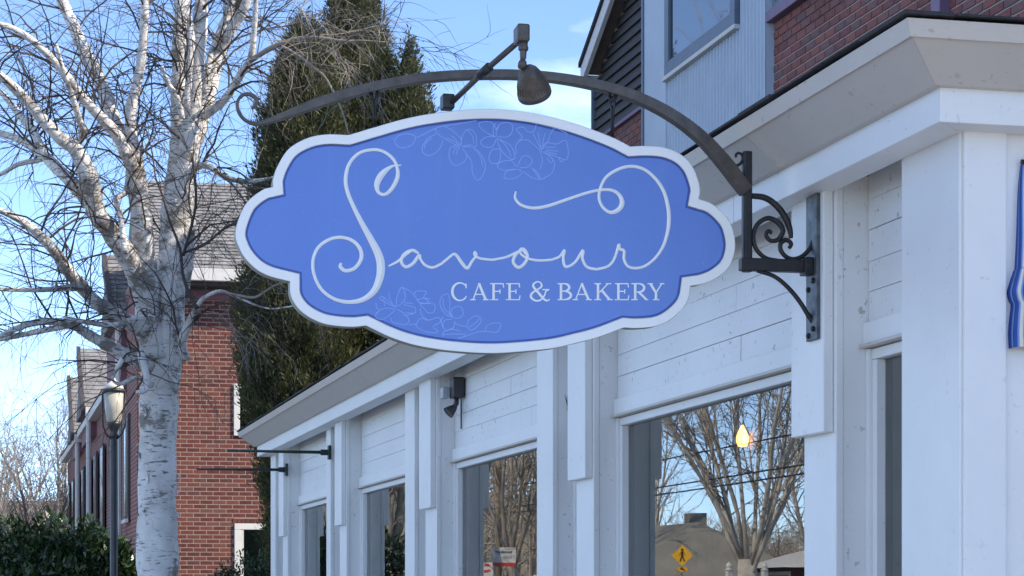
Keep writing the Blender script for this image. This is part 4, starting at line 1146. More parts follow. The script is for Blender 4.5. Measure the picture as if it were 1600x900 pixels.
# ------------------------------------------------------------------ street lamp
lp = pix(178, 930, 24.0); lx, ly = lp.x, lp.y
K = 24.0 / F
def lz_(y): return EYE + (HY - y) * K
lamp = thing('street_lamp', 'black lamp post with a frosted lantern, left of the birch trunk', 'street lamp', (lx, ly, 0), frame='W')
q = MB(); q.lathe([(0.11, 0), (0.11, 0.25), (0.07, 0.35), (0.045, 0.5), (0.043, 1.5), (0.040, lz_(690)), (0.032, lz_(682))], 14, (lx, ly, 0)); part('post', q, M['lamp_black'], lamp, smooth=True)
q = MB(); q.lathe([(0.036, 0), (0.05, 0.02), (0.035, 0.05), (0.05, 0.09), (0.075, 0.14), (0.08, 0.16), (0.07, 0.165)], 16, (lx, ly, lz_(684))); part('holder', q, M['lamp_black'], lamp, smooth=True)
zg0, zg1 = lz_(662), lz_(613)
q = MB(); q.lathe([(0.062, zg0), (0.080, zg0 + 0.04), (0.098, (zg0 + zg1) / 2), (0.105, zg1)], 20, (lx, ly, 0)); part('lantern_glass', q, M['lamp_glass'], lamp, smooth=True)
q = MB(); q.lathe([(0.120, zg1), (0.125, zg1 + 0.02), (0.110, zg1 + 0.035)], 20, (lx, ly, 0)); part('lantern_rim', q, M['lamp_black'], lamp, smooth=True)
q = MB(); q.lathe([(0.106, zg1 + 0.03), (0.094, zg1 + 0.075), (0.058, zg1 + 0.10), (0.02, zg1 + 0.13), (0.012, zg1 + 0.15), (0.002, zg1 + 0.155)], 20, (lx, ly, 0)); part('lantern_cap', q, M['lamp_cap'], lamp, smooth=True)
for sx in (-1, 1):
    q = MB(); q.tube([(lx + sx * r_, ly, z_) for r_, z_ in ((0.03, lz_(686)), (0.085, lz_(678)), (0.118, lz_(666)), (0.124, lz_(650)), (0.122, zg1))], 0.010, 8); part('yoke_arm', q, M['lamp_black'], lamp, smooth=True)
# ------------------------------------------------------------------ birch
YB = 22.0
KB = YB / F
bx = pix(248, 930, YB)
birch = thing('birch_tree', 'bare multi-stemmed white-barked birch rising left of the sign', 'tree', (bx.x, YB, 0), frame='W')
rb_ = random.Random(11)
limb_paths = []
def limb(pts, dy=0.0, dy1=None, name='limb', seg=12, mat='birch', n=5, wob=0.0, rough=0.06):
    """pts (px, py, radius in px); dy..dy1 depth offset in metres from start to end of the limb"""
    if dy1 is None: dy1 = dy
    L = smooth_line(pts, n); m = len(L)
    P = []; R = []
    for i, p in enumerate(L):
        Y = YB + dy + (dy1 - dy) * i / (m - 1)
        q = pix(p[0], p[1], Y)
        if name == 'limb' and 0 < i: q += Vector((rb_.uniform(-1, 1), rb_.uniform(-1, 1), rb_.uniform(-1, 1))) * wob
        P.append(q); R.append(max(0.003, p[2] * Y / F) * rb_.uniform(1 - rough, 1 + rough))
    q = MB(); q.tube(P, R, seg)
    # uneven, knotty bark
    for i in range(len(q.v)):
        ring_ = i // seg
        if ring_ < m:
            c = P[ring_]; v = Vector(q.v[i]); f = 1 + rb_.uniform(-1, 1) * rough
            q.v[i] = tuple(c + (v - c) * f)
    o = part(name, q, M[mat], birch, smooth=True)
    limb_paths.append((P, R))
    return P, R
limb([(250,1185,46),(248,1060,36),(247,960,33),(246,900,32),(245,800,31),(246,700,30),(249,620,30),(253,560,32),(256,520,31),(258,480,24),(262,440,16),(266,400,9)], name='trunk', seg=18, rough=0.05)
limb([(262,540,22),(268,450,24),(272,380,25),(277,320,24),(282,260,20),(283,200,16),(281,140,14.5),(282,80,13.5),(284,30,12.5),(286,-20,12),(290,-120,10),(296,-260,7)], -0.1, 0.3, wob=0.004)
limb([(275,450,22),(283,370,22),(288,300,19),(292,240,15),(299,190,13.5),(305,140,12.5),(309,90,12),(312,50,11.5),(315,0,11),(322,-90,9),(330,-220,6)], 0.1, -0.5)
limb([(280,360,18),(287,290,17),(296,240,16),(309,196,14.5),(324,152,12),(335,112,10.5),(347,70,11),(361,27,11),(374,-4,11),(392,-60,9),(420,-150,6)], 0.15, 1.0)
limb([(342,84,6.5),(356,58,7.5),(368,36,8),(379,18,8),(388,-4,7.5),(410,-60,6),(440,-120,4)], 0.6, 0.3)
limb([(322,150,6),(326,108,6.2),(334,76,6.2),(347,42,6),(361,6,5.6),(374,-40,4.5)], 0.45, 0.9)
limb([(240,560,20),(233,500,21),(229,440,19),(224,380,17),(219,320,15),(213,260,12.5),(206,215,10),(204,172,9),(212,138,8),(220,100,7.6),(224,60,7),(226,20,6.4),(227,-20,6),(230,-120,4.5)], -0.15, -0.7)
limb([(217,300,13),(206,252,12),(194,222,11),(179,188,11),(168,156,11.5),(155,126,11),(140,96,10.5),(125,64,9.8),(110,30,9.2),(97,0,8.8),(80,-60,7.5),(56,-150,5)], -0.4, 0.6)
limb([(208,262,10),(200,246,10),(184,214,9.5),(164,190,8.8),(141,166,8),(120,141,7.2),(100,113,6.6),(76,86,6),(46,60,5.4),(20,44,4.6),(0,38,4),(-60,20,3)], -0.5, -1.6)
limb([(228,470,17),(214,430,17),(196,396,16.5),(172,362,15),(150,330,15),(143,300,16),(137,272,15),(118,234,11.5),(91,213,10),(67,187,9),(41,157,8),(18,133,7.4),(0,118,6.6),(-40,90,5)], -0.2, -1.4)
limb([(160,346,10),(143,322,11),(126,300,11),(94,268,9.6),(67,241,8.4),(37,221,6.4),(0,208,5),(-60,190,3.6)], -0.5, 0.8)
limb([(72,246,5),(57,214,6),(48,199,6.6),(31,180,6),(13,157,5),(0,143,4.4),(-30,120,3)], 0.0, 1.0)
limb([(70,244,4),(60,250,4.4),(28,257,3.8),(0,273,3),(-30,285,2)], 0.2, 0.5)
limb([(117,230,5),(131,208,6),(124,188,5.6),(117,163,5),(107,133,4.2),(96,100,3.4),(88,70,2.6)], -0.7, -1.3)
limb([(225,515,14),(192,498,12.5),(152,474,11.5),(124,444,10.5),(104,420,9.6),(84,391,8.8),(57,363,7.4),(28,341,6.2),(0,329,5),(-50,310,3.5)], -0.3, -1.8)
limb([(130,452,5),(112,449,5),(80,452,4.2),(43,453,3.6),(0,452,3),(-40,448,2)], -0.9, -1.6)
limb([(236,575,13),(200,556,10.5),(170,541,9.4),(136,521,8),(112,508,7),(76,502,5.8),(40,508,5.2),(0,525,4.2),(-40,540,3)], -0.35, -1.5)
limb([(110,508,5),(80,514,4.6),(40,522,4.4),(0,530,4)], -0.9, -0.6)
limb([(250,500,6),(215,497,5),(178,508,4.4),(134,503,3.8),(100,496,2.6)], -0.5, -1.2)
limb([(312,185,6),(326,176,7),(347,160,6.6),(364,137,6.2),(380,110,5.8),(392,91,5.2),(397,50,4.4),(400,0,4),(404,-60,3)], 0.2, -0.6)
limb([(390,95,4.6),(422,76,4.4),(447,66,3.8),(475,59,3.2),(505,60,2.8),(535,64,2.2),(570,64,1.6),(602,66,1.0)], -0.3, -0.9, n=6, seg=7, mat='twig_pale')
limb([(440,72,2.2),(467,87,2.4),(490,105,2.4),(507,120,2.2),(520,142,2),(535,175,1.5),(545,210,1)], -0.5, -0.9, seg=6, mat='twig_pale')
limb([(286,272,8),(304,262,6.4),(318,258,5.6),(332,263,5),(350,275,4.6),(375,283,4),(402,282,3),(430,276,2),(460,262,1.2)], 0.0, -1.0, seg=8)
limb([(226,196,0.7),(238,238,1.0),(243,276,1.3),(255,309,1.6),(265,345,1.9),(281,388,2.2),(286,430,2.5),(298,465,3.0),(308,482,3.8)], -1.0, -1.1, seg=7, mat='twig')
limb([(286,400,2.6),(300,350,2.4),(306,315,2.4),(304,275,2.2),(300,240,1.8)], -1.05, -1.3, seg=6, mat='twig')
limb([(288,395,1.8),(320,382,2.2),(352,356,2.2),(380,345,1.6)], -1.0, -1.4, seg=6, mat='twig')
limb([(290,560,8),(284,535,7.4),(296,505,7),(305,486,5),(318,466,3.6),(345,455,3),(372,465,2),(420,482,1.4),(470,476,1)], -0.2, -1.2, seg=8)
limb([(345,455,2),(375,462,2.2),(400,464,2.4),(430,446,1.8),(460,438,1.2)], -0.9, -1.4, seg=6, mat='twig_pale')
limb([(285,185,5),(276,152,4.6),(262,128,4),(253,104,2.6)], -0.5, -0.8, seg=7)
limb([(292,170,5),(296,100,6),(298,60,6.5),(296,26,4)], -0.4, -0.5, seg=8)
limb([(240,600,6),(214,590,4.4),(188,600,3.2),(176,590,2.4),(192,560,5)], -0.5, -0.9, seg=7)
limb([(218,545,6),(224,570,6),(230,596,5.4),(224,611,5),(212,612,2)], -0.7, -0.8, seg=8)
limb([(195,395,5),(190,345,5),(182,312,4.6),(196,300,4),(200,270,3)], -0.7, -0.3, seg=7)

# curls of loose bark on the trunk
for k in range(34):
    y_ = rb_.uniform(430, 900); a = rb_.choice([rb_.uniform(-0.5, 0.4), rb_.uniform(2.7, 3.6), rb_.uniform(3.4, 6.0)])
    c = pix(248 if y_ > 560 else 262, y_, YB); r = (31 if y_ > 560 else 36) * KB
    d = Vector((math.cos(a), math.sin(a), 0)); tng = Vector((-math.sin(a), math.cos(a), 0))
    h_ = rb_.uniform(0.012, 0.06); w_2 = rb_.uniform(0.03, 0.08); curl = rb_.uniform(0.006, 0.024)
    v = []
    for i in range(4):
        f_ = i / 3; q_ = c + d * (r * 0.985 + curl * f_ * f_) + tng * (w_2 * f_ * rb_.choice([1, 1]))
        for hz in (-1, 1): v.append(q_ + Vector((0, 0, hz * h_ * (1 - 0.8 * f_ * f_) + rb_.uniform(-.012, .012))))
    q = MB(); q.add(v, [(2 * i, 2 * i + 2, 2 * i + 3, 2 * i + 1) for i in range(3)]); part('bark_curl', q, M['birch'], birch)

# twigs, far too many to count
def twig(mb, p, d, L, r, seg=3, n=5, droop=0.25, curl=0.35, rnd=rb_):
    P = [p.copy()]; R = [r]; d = d.normalized()
    for i in range(n):
        d = d + Vector((rnd.uniform(-1, 1), rnd.uniform(-1, 1), rnd.uniform(-1, 1))) * curl + Vector((0, 0, -droop))
        d.normalize(); p = p + d * (L / n); P.append(p.copy()); R.append(r * (1 - 0.75 * (i + 1) / n))
    mb.tube(P, R, seg, caps=False)
    return P, R
def grow(paths, mb, dens, l0, l1, r0, sub, l2, rnd, up=0.35, droop=0.10, skip=1, rmax=0.02, rmin=0.0042):
    for P, R in paths:
        for i in range(skip, len(P) - 1):
            seg_l = (P[i + 1] - P[i]).length
            k = dens * seg_l * (1.0 if R[i] < 0.09 else 0.35)
            k = int(k) + (1 if rnd.random() < k - int(k) else 0)
            t = (P[i + 1] - P[i]).normalized()
            for _ in range(k):
                d = t * rnd.uniform(0.1, 1.0) + Vector((rnd.uniform(-1, 1), rnd.uniform(-1, 1), rnd.uniform(-0.7, 1))) * 0.9 + Vector((0, 0, up))
                L = rnd.uniform(l0, l1)
                a = P[i].lerp(P[i + 1], rnd.random())
                r = max(rmin, min(R[i] * 0.35, r0) * rnd.uniform(0.6, 1.1))
                Q, S = twig(mb, a, d, L, r, 4, 6, droop, 0.28, rnd)
                for _ in range(sub):
                    j = rnd.randrange(1, len(Q) - 1)
                    dd = (Q[j + 1] - Q[j]).normalized() + Vector((rnd.uniform(-1, 1), rnd.uniform(-1, 1), rnd.uniform(-1, 0.6))) * 0.8
                    Q2, _s = twig(mb, Q[j], dd, rnd.uniform(0.4, 1.0) * l2, max(rmin * 0.75, S[j] * 0.6), 3, 5, droop * 1.3, 0.3, rnd)
                    if rnd.random() < 0.6:
                        jj = rnd.randrange(1, len(Q2) - 1)
                        twig(mb, Q2[jj], (Q2[jj + 1] - Q2[jj]) + Vector((rnd.uniform(-1, 1), rnd.uniform(-1, 1), rnd.uniform(-1, .5))) * 0.15, rnd.uniform(0.3, 0.8) * l2, rmin * 0.7, 3, 4, droop, 0.3, rnd)
q = MB(); grow(limb_paths[1:], q, 8.2, 0.5, 1.6, 0.014, 4, 0.8, rb_, rmin=0.0044)
part('twigs', q, M['twig'], birch, kind='stuff')
# finer sprays hanging over the evergreens, towards the sign
q = MB()
for P, R in limb_paths:
    pass
rs = random.Random(5)
for k in range(26):
    a = pix(rs.uniform(392, 470), rs.uniform(0, 110), YB - rs.uniform(0.2, 1.2))
    grow([([a, a + Vector((0.25, 0, 0.02)), a + Vector((0.5, 0, 0.0))], [0.010, 0.008, 0.006])], q, 3.0, 0.5, 1.5, 0.006, 3, 0.6, rs, up=0.1, droop=0.12, skip=0)
for k in range(14):
    a = pix(rs.uniform(300, 380), rs.uniform(300, 560), YB - rs.uniform(0.6, 1.3))
    grow([([a, a + Vector((0.2, 0, 0.05)), a + Vector((0.4, 0, 0.05))], [0.010, 0.008, 0.006])], q, 3.0, 0.4, 1.1, 0.005, 3, 0.5, rs, up=0.1, droop=0.15, skip=0)
part('twigs', q, M['twig_pale'], birch, kind='stuff')

# ------------------------------------------------------------------ arborvitae
def evergreen(px, tip_y, Y, hw, label, nclump, seed, fr_len=0.068):
    """hw: list of (pixel y, half width in px)"""
    rnd = np.random.default_rng(seed)
    c = pix(px, 930, Y); ztip = pix(px, tip_y, Y).z
    zs = np.array([pix(px, y, Y).z for y, _ in hw]); ws = np.array([w * Y / F for _, w in hw])
    o_ = np.argsort(zs); zs, ws = zs[o_], ws[o_]
    rad = lambda z: np.interp(z, np.r_[0.0, zs, ztip], np.r_[ws[0] * 0.9, ws, 0.02])
    t = thing('arborvitae', label, 'tree', (c.x, Y, 0), group='arborvitae trees behind the sign', frame='W')
    # trunk with a dense inner core of shaded twigs
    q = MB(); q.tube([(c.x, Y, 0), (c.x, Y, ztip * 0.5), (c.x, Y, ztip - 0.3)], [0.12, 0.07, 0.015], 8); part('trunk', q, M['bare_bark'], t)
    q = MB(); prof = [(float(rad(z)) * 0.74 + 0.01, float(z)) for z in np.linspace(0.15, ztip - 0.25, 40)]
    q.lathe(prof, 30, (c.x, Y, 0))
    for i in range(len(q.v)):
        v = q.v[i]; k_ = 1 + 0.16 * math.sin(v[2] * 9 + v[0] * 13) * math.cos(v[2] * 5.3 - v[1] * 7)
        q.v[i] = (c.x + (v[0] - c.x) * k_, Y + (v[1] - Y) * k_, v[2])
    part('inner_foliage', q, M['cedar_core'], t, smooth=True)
    z = rnd.uniform(0.2, ztip, nclump * 3); keep = rnd.uniform(0, 1, len(z)) < (rad(z) / rad(z).max()) ** 0.8
    z = z[keep][:nclump]; n_ = len(z)
    ang = rnd.uniform(0, 2 * np.pi, n_)
    lump = 1 + 0.11 * np.sin(ang * 4 + z * 2.2) * np.sin(z * 3.7 + ang) + 0.09 * np.sin(z * 8.5 + ang * 6)
    r = rad(z) * lump * rnd.uniform(0.82, 1.06, n_)
    C = np.stack([c.x + r * np.cos(ang), Y + r * np.sin(ang), z], 1)
    outd = np.stack([np.cos(ang), np.sin(ang), np.full(n_, 1.1)], 1)
    m = 28
    Cc = np.repeat(C, m, 0) + rnd.normal(0, 0.05, (n_ * m, 3)) * np.array([1, 1, 1.6])
    od = np.repeat(outd, m, 0) + rnd.normal(0, 0.5, (n_ * m, 3)); od /= np.linalg.norm(od, axis=1, keepdims=True)
    side = np.cross(od, rnd.normal(0, 1, od.shape)); side /= np.linalg.norm(side, axis=1, keepdims=True)
    Lf = rnd.uniform(0.6, 1.25, (n_ * m, 1)) * fr_len; Wf = Lf * rnd.uniform(0.09, 0.17, (n_ * m, 1))
    bend = np.cross(od, side) * Lf * 0.15
    V = np.stack([Cc - od * Lf * 0.5, Cc + side * Wf + bend * 0.4, Cc + od * Lf * 0.6 + bend, Cc - side * Wf + bend * 0.4], 1).reshape(-1, 3)
    V -= np.array([c.x, Y, 0])
    me = np_mesh('crown', V, np.arange(len(V)).reshape(-1, 4), M['cedar'])
    o = bpy.data.objects.new('crown', me); o.parent = t; COL.objects.link(o)
evergreen(476, 30, 27.6, [(45, 20), (70, 30), (100, 38), (160, 56), (240, 68), (400, 84), (520, 103), (600, 97), (650, 83), (700, 70), (760, 56), (900, 50)], 'blunt-topped arborvitae, leftmost of the three behind the sign', 5200, 1)
evergreen(552, -110, 28.3, [(-60, 16), (0, 34), (60, 47), (120, 63), (200, 84), (300, 100), (500, 118), (750, 120)], 'tallest arborvitae, its pointed top leaving the picture', 5600, 2)
evergreen(638, 60, 28.0, [(80, 7), (110, 18), (150, 32), (200, 45), (300, 60), (500, 75), (750, 80)], 'shorter pointed arborvitae, rightmost of the three behind the sign', 3600, 3)

# ------------------------------------------------------------------ broad-leaved bushes
def bush(name, label, blobs, nleaf, seed, leaf=0.10, mat='rhodo'):
    """blobs: centre (x, y, z) and radii"""
    rnd = np.random.default_rng(seed)
    x0 = np.mean([b[0] for b in blobs]); y0 = np.mean([b[1] for b in blobs])
    t = thing(name, label, 'bush', (float(x0), float(y0), 0), frame='W')
    stems = MB(); rr = random.Random(seed)
    for (x, y, z, rx, ry, rz) in blobs:
        for k in range(4):
            stems.tube([(x + rr.uniform(-.15, .15), y + rr.uniform(-.15, .15), 0), (x + rr.uniform(-.3, .3) * rx, y + rr.uniform(-.3, .3) * ry, z * 0.6), (x + rr.uniform(-.6, .6) * rx, y + rr.uniform(-.6, .6) * ry, z)], [0.02, 0.014, 0.006], 5)
    part('stems', stems, M['bare_bark'], t)
    Vs = []
    per = nleaf // len(blobs)
    for (x, y, z, rx, ry, rz) in blobs:
        d = rnd.normal(0, 1, (per, 3)); d /= np.linalg.norm(d, axis=1, keepdims=True)
        rad = rnd.uniform(0.45, 1.04, (per, 1)) ** 0.6
        rad *= 1 + 0.13 * np.sin(d[:, :1] * 7 + seed) * np.cos(d[:, 2:3] * 6 + d[:, 1:2] * 5)
        c = np.array([x, y, z]) + d * rad * np.array([rx, ry, rz])
        c = c[c[:, 2] > 0.05]
        k = len(c); dd = (c - np.array([x, y, z])) / np.array([rx, ry, rz])
        od = dd * 0.8 + rnd.normal(0, 0.6, (k, 3)) + np.array([0, 0, 0.1]); od /= np.linalg.norm(od, axis=1, keepdims=True)
        side = np.cross(od, rnd.normal(0, 0.5, (k, 3)) + np.array([0, 0, 1.0])); side /= np.linalg.norm(side, axis=1, keepdims=True)
        nn = np.cross(side, od)
        L = rnd.uniform(0.7, 1.25, (k, 1)) * leaf; W = L * 0.19
        a = c; b_ = c + od * L * 0.5; e = c + od * L - nn * L * 0.10
        V = np.stack([a, b_ + side * W + nn * W * 0.35, e, b_ - side * W + nn * W * 0.35], 1)
        Vs.append(V.reshape(-1, 3))
    V = np.concatenate(Vs) - np.array([x0, y0, 0])
    me = np_mesh('foliage', V, np.arange(len(V)).reshape(-1, 4), M[mat])
    o = bpy.data.objects.new('foliage', me); o.parent = t; COL.objects.link(o)
def blob(px, top, Y, rx, rz, ry=None):
    p = pix(px, top, Y); return (p.x, Y, p.z - rz, rx, ry or rx, rz)
bush('rhododendron_bush', 'broad dark-leaved evergreen bush in the bottom left corner', [blob(20, 818, 31.2, 1.0, 1.1), blob(85, 812, 31.0, 0.9, 1.1), blob(140, 822, 30.8, 0.7, 1.05), blob(186, 850, 30.9, 0.32, 0.95), blob(-60, 826, 31.4, 1.0, 1.1), blob(60, 868, 30.2, 1.1, 1.0)], 30000, 21, leaf=0.13)
bush('boxwood_bush', 'low rounded dark bush below the window, against the cafe corner', [blob(388, 868, 23.0, 0.36, 0.6), blob(352, 888, 22.8, 0.2, 0.5), blob(415, 872, 22.9, 0.25, 0.5)], 9000, 22, leaf=0.05)

# ------------------------------------------------------------------ bare trees, near and far
def bare_tree(name, label, base, h, seed, stems=5, spread=0.35, r0=0.16, dens=2.2, lean=(0, 0), group=None, bark='bare_bark', twigm='bare_twig', fork=0.25, sub=3, rmin=0.008, l1=1.6, stem=0.55):
    rnd = random.Random(seed)
    t = thing(name, label, 'tree', (base.x, base.y, 0), group=group, frame='W')
    paths = []
    top = Vector((base.x + lean[0] * 0.3, base.y, h * fork))
    q = MB(); P = [Vector((base.x, base.y, -0.1)), Vector((base.x, base.y, h * fork * 0.5)), top]; q.tube(P, [r0 * 1.25, r0, r0 * 0.95], 10); part('trunk', q, M[bark], t, smooth=True)
    for k in range(stems):
        a = 2 * math.pi * (k + rnd.uniform(-.3, .3)) / stems
        d = Vector((math.cos(a) * spread + lean[0] * 0.1, math.sin(a) * spread, 1.0)).normalized()
        p = top + Vector((0, 0, -h * fork * 0.25 * rnd.random())); L = (h * (1 - fork)) * rnd.uniform(0.7, 1.0); P = [p.copy()]; R = [r0 * stem]
        for i in range(8):
            d = (d + Vector((rnd.uniform(-1, 1), rnd.uniform(-1, 1), 0.25)) * 0.13).normalized(); p = p + d * L / 8; P.append(p.copy()); R.append(r0 * stem * (1 - 0.92 * (i + 1) / 8))
        q = MB(); q.tube(P, R, 7); part('limb', q, M[bark], t, smooth=True)
        paths.append((P, R))
        for j in range(2, 7):
            for _ in range(2):
                dd = (P[j + 1] - P[j]).normalized() + Vector((rnd.uniform(-1, 1), rnd.uniform(-1, 1), rnd.uniform(-.2, .6))) * 0.7
                q = MB(); Q, S = twig(q, P[j], dd, L * rnd.uniform(0.22, 0.42), R[j] * 0.55, 5, 6, -0.03, 0.16, rnd)
                part('branch', q, M[bark], t); paths.append((Q, S))
    q = MB(); grow(paths, q, dens, 0.5, l1, 0.02, sub, 0.8, rnd, up=0.4, droop=0.0, rmin=rmin)
    part('twigs', q, M[twigm], t, kind='stuff')
    return t
# pale bare trees at the left edge of the picture
bare_tree('bare_tree', 'pale many-branched bare tree beyond the bush, at the left edge', pix(52, 930, 62.0), 6.2, 31, stems=8, spread=0.55, r0=0.14, bark='twig_pale', twigm='twig_pale', group='pale bare trees in the far left', rmin=0.009, dens=2.6)
bare_tree('bare_tree', 'pale bare tree beside the far end of the brick building', pix(100, 930, 70.0), 8.4, 32, stems=7, spread=0.32, r0=0.13, bark='twig_pale', twigm='twig_pale', group='pale bare trees in the far left', rmin=0.010, dens=2.4)
bare_tree('bare_tree', 'pale bare tree cut by the left edge of the picture', pix(-8, 930, 66.0), 7.4, 33, stems=7, spread=0.4, r0=0.13, bark='twig_pale', twigm='twig_pale', group='pale bare trees in the far left', rmin=0.009, dens=2.4)
# low house with a red-brown roof far behind
def house(name, label, s_, o_, w, d, hw, hr, wall, roofm, ang=0.0):
    c = street(s_, o_, 0)
    t = thing(name, label, 'house', (c.x, c.y, 0), frame='W')
    R = Matrix.Rotation(ang, 4, 'Z')
    def tr(mb): mb.v = [tuple((R @ Vector(v)) + Vector((c.x, c.y, 0))) for v in mb.v]; return mb
    q = MB(); q.box(-w / 2, w / 2, -d / 2, d / 2, 0, hw); part('wall', tr(q), M[wall], t)
    q = MB(); e = 0.4
    q.add([(-w/2 - e, -d/2 - e, hw - 0.05), (w/2 + e, -d/2 - e, hw - 0.05), (w/2 + e, d/2 + e, hw - 0.05), (-w/2 - e, d/2 + e, hw - 0.05), (-w/2 + w * 0.12, 0, hw + hr), (w/2 - w * 0.12, 0, hw + hr)],
          [(0, 1, 5, 4), (2, 3, 4, 5), (1, 2, 5), (3, 0, 4), (3, 2, 1, 0)])
    rf = part('roof', tr(q), M[roofm], t)
    q = MB(); q.box(-w * 0.2, -w * 0.2 + 0.5, 0.2, 0.7, hw + hr * 0.4, hw + hr + 0.3); part('chimney', tr(q), M['house_roof'], rf)
    for k in range(3):
        for sgn in (-1, 1):
            x = (-0.35 + 0.35 * k) * w
            q = MB(); q.box(x - 0.5, x + 0.5, sgn * (d / 2 + 0.02), sgn * (d / 2 + 0.06), 0.9, 2.2); wn2 = part('window', tr(q), M['trim_white'], t)
            q = MB(); q.box(x - 0.4, x + 0.4, sgn * (d / 2 + 0.061), sgn * (d / 2 + 0.075), 1.0, 2.1); part('pane', tr(q), M['pane_dark'], wn2)
hp = to_street(pix(60, 930, 95))
house('far_house', 'low house with a red-brown roof far behind the bush', hp.x, hp.y, 14, 9, 3.0, 2.6, 'roof_red', 'roof_red')

# ------------------------------------------------------------------ what stands across the street (seen mirrored in the windows)
GO = -0.028
def opposite(px, py, Yv):
    """real place of something whose mirror image in the cafe glass shows at this pixel and depth"""
    q = to_street(pix(px, py, Yv)); return street(q.x, 2 * GO - q.y, q.z)
p = opposite(1168, 930, 44); bare_tree('bare_tree', 'large vase-shaped bare tree reflected in the largest window', p, 11.5, 41, stems=14, spread=0.50, r0=0.20, stem=0.26, dens=1.8, bark='pale_bark', group='bare trees across the street', fork=0.2, rmin=0.010, l1=1.5)
p = opposite(1010, 930, 70); bare_tree('bare_tree', 'bare tree behind the crossing sign, reflected at the left of the largest window', p, 9.5, 42, stems=6, spread=0.3, r0=0.13, dens=1.0, group='bare trees across the street', sub=2, bark='pale_bark', rmin=0.014)
p = opposite(1270, 930, 66); bare_tree('bare_tree', 'bare tree behind the small garage, reflected at the right of the largest window', p, 9.0, 43, stems=6, spread=0.3, r0=0.13, dens=1.0, group='bare trees across the street', sub=2, bark='pale_bark', rmin=0.014)
p = opposite(800, 930, 60); bare_tree('bare_tree', 'bare tree behind the utility pole, reflected in the middle window', p, 11, 44, stems=7, spread=0.4, r0=0.16, stem=0.4, dens=1.6, group='bare trees across the street', sub=2, rmin=0.013, bark='twig_pale', twigm='twig_pale')
p = opposite(610, 930, 55); bare_tree('bare_tree', 'bare tree reflected in the narrower window left of the middle', p, 10, 45, stems=7, spread=0.4, r0=0.2, dens=1.6, group='bare trees across the street', sub=2, rmin=0.013)
# wooded rise behind: ground swelling up, and a wood that reads as one mass
hill = MB(); nx, ny = 40, 10
HV = []
for i in range(nx + 1):
    for j in range(ny + 1):
        pxx = 430 + (1500 - 430) * i / nx; Yv = 78 + 90 * j / ny
        w = opposite(pxx, 930, Yv); e = min(1, i / 4.0) * min(1, (nx - i) / 4.0)
        lift = (8.0 if pxx < 880 else 8.0 - 5.2 * min(1, (pxx - 880) / 120.0))
        HV.append((w.x, w.y, -0.05 + e * lift * (1 - math.cos(math.pi * min(1, j / 7.0))) / 2 + 0.3 * math.sin(i * 1.7) * min(1, j)))
hill.add(HV, [(i * (ny + 1) + j, (i + 1) * (ny + 1) + j, (i + 1) * (ny + 1) + j + 1, i * (ny + 1) + j + 1) for i in range(nx) for j in range(ny)])
single('hill', hill, M['wood_brown'], kind='structure', smooth=True)
wood = MB(); rw = random.Random(77)
for k in range(330):
    pxx = rw.uniform(440, 1480); Yv = rw.uniform(82, 150)
    w = opposite(pxx, 930, Yv)
    hz = (8.0 if pxx < 880 else 8.0 - 5.2 * min(1, (pxx - 880) / 120.0)) * min(1.0, max(0, (Yv - 78) / 63))
    H = rw.uniform(5, 10) if pxx < 900 else rw.uniform(1.5, 3.8)
    a = Vector((w.x, w.y, hz - 0.5)); T, R_ = twig(wood, a, Vector((rw.uniform(-.08, .08), 0, 1)), H, rw.uniform(0.07, 0.13), 4, 6, -0.05, 0.06, rw)
    for j in range(1, 6):
        for _ in range(4):
            Q, S = twig(wood, T[j], Vector((rw.uniform(-1, 1), rw.uniform(-1, 1), rw.uniform(0.2, 1.2))), rw.uniform(0.8, 2.6), R_[j] * 0.5, 3, 4, -0.03, 0.2, rw)
            for _ in range(3):
                jj = rw.randrange(1, 4)
                twig(wood, Q[jj], Vector((rw.uniform(-1, 1), rw.uniform(-1, 1), rw.uniform(-.1, 1.0))), rw.uniform(0.5, 1.3), 0.022, 3, 3, 0, 0.2, rw)
single('far_wood', wood, M['bare_twig'], 'brown leafless wood on the rise across the street', 'wood', kind='stuff')
# houses
q_ = to_street(opposite(1040, 930, 64)); house('far_house', 'grey-roofed house across the street, mirrored behind the crossing sign', q_.x, q_.y, 8, 6, 1.9, 1.7, 'house_wall', 'house_roof', ROT)
q_ = to_street(opposite(1292, 930, 58)); house('far_house', 'small pale garage across the street, mirrored at the right of the largest window', q_.x, q_.y, 2.6, 3, 2.35, 0.5, 'brick', 'trim_white', ROT)
# crossing sign
def facing(w): return math.atan2(-(opposite_cam.x - w.x), (opposite_cam.y - w.y))
oc_ = to_street((0, 0, EYE)); opposite_cam = street(oc_.x, 2 * GO - oc_.y, EYE)
w = opposite(1066, 868, 52)
t = thing('crossing_sign', 'yellow diamond pedestrian crossing sign across the street, mirrored in the largest window', 'sign', (w.x, w.y, 0), frame='W')
dirv = (opposite_cam - w); dirv.z = 0; dirv.normalize(); rt_ = Vector((0, 0, 1)).cross(dirv)
def flat(poly, z, depth, mat, name, parent):
    q = MB(); n_ = len(poly)
    v = [w + rt_ * a + Vector((0, 0, z - w.z + b_)) + dirv * depth for a, b_ in poly] + [w + rt_ * a + Vector((0, 0, z - w.z + b_)) + dirv * (depth - 0.004) for a, b_ in poly]
    q.add(v, [tuple(range(n_)), tuple(range(2 * n_ - 1, n_ - 1, -1))] + [(i, (i + 1) % n_, n_ + (i + 1) % n_, n_ + i) for i in range(n_)])
    return part(name, q, M[mat], parent, normals=True)
q = MB(); q.tube([(w.x - dirv.x * 0.04, w.y - dirv.y * 0.04, 0), (w.x - dirv.x * 0.04, w.y - dirv.y * 0.04, w.z + 0.2)], 0.03, 8); part('post', q, M['galv'], t)
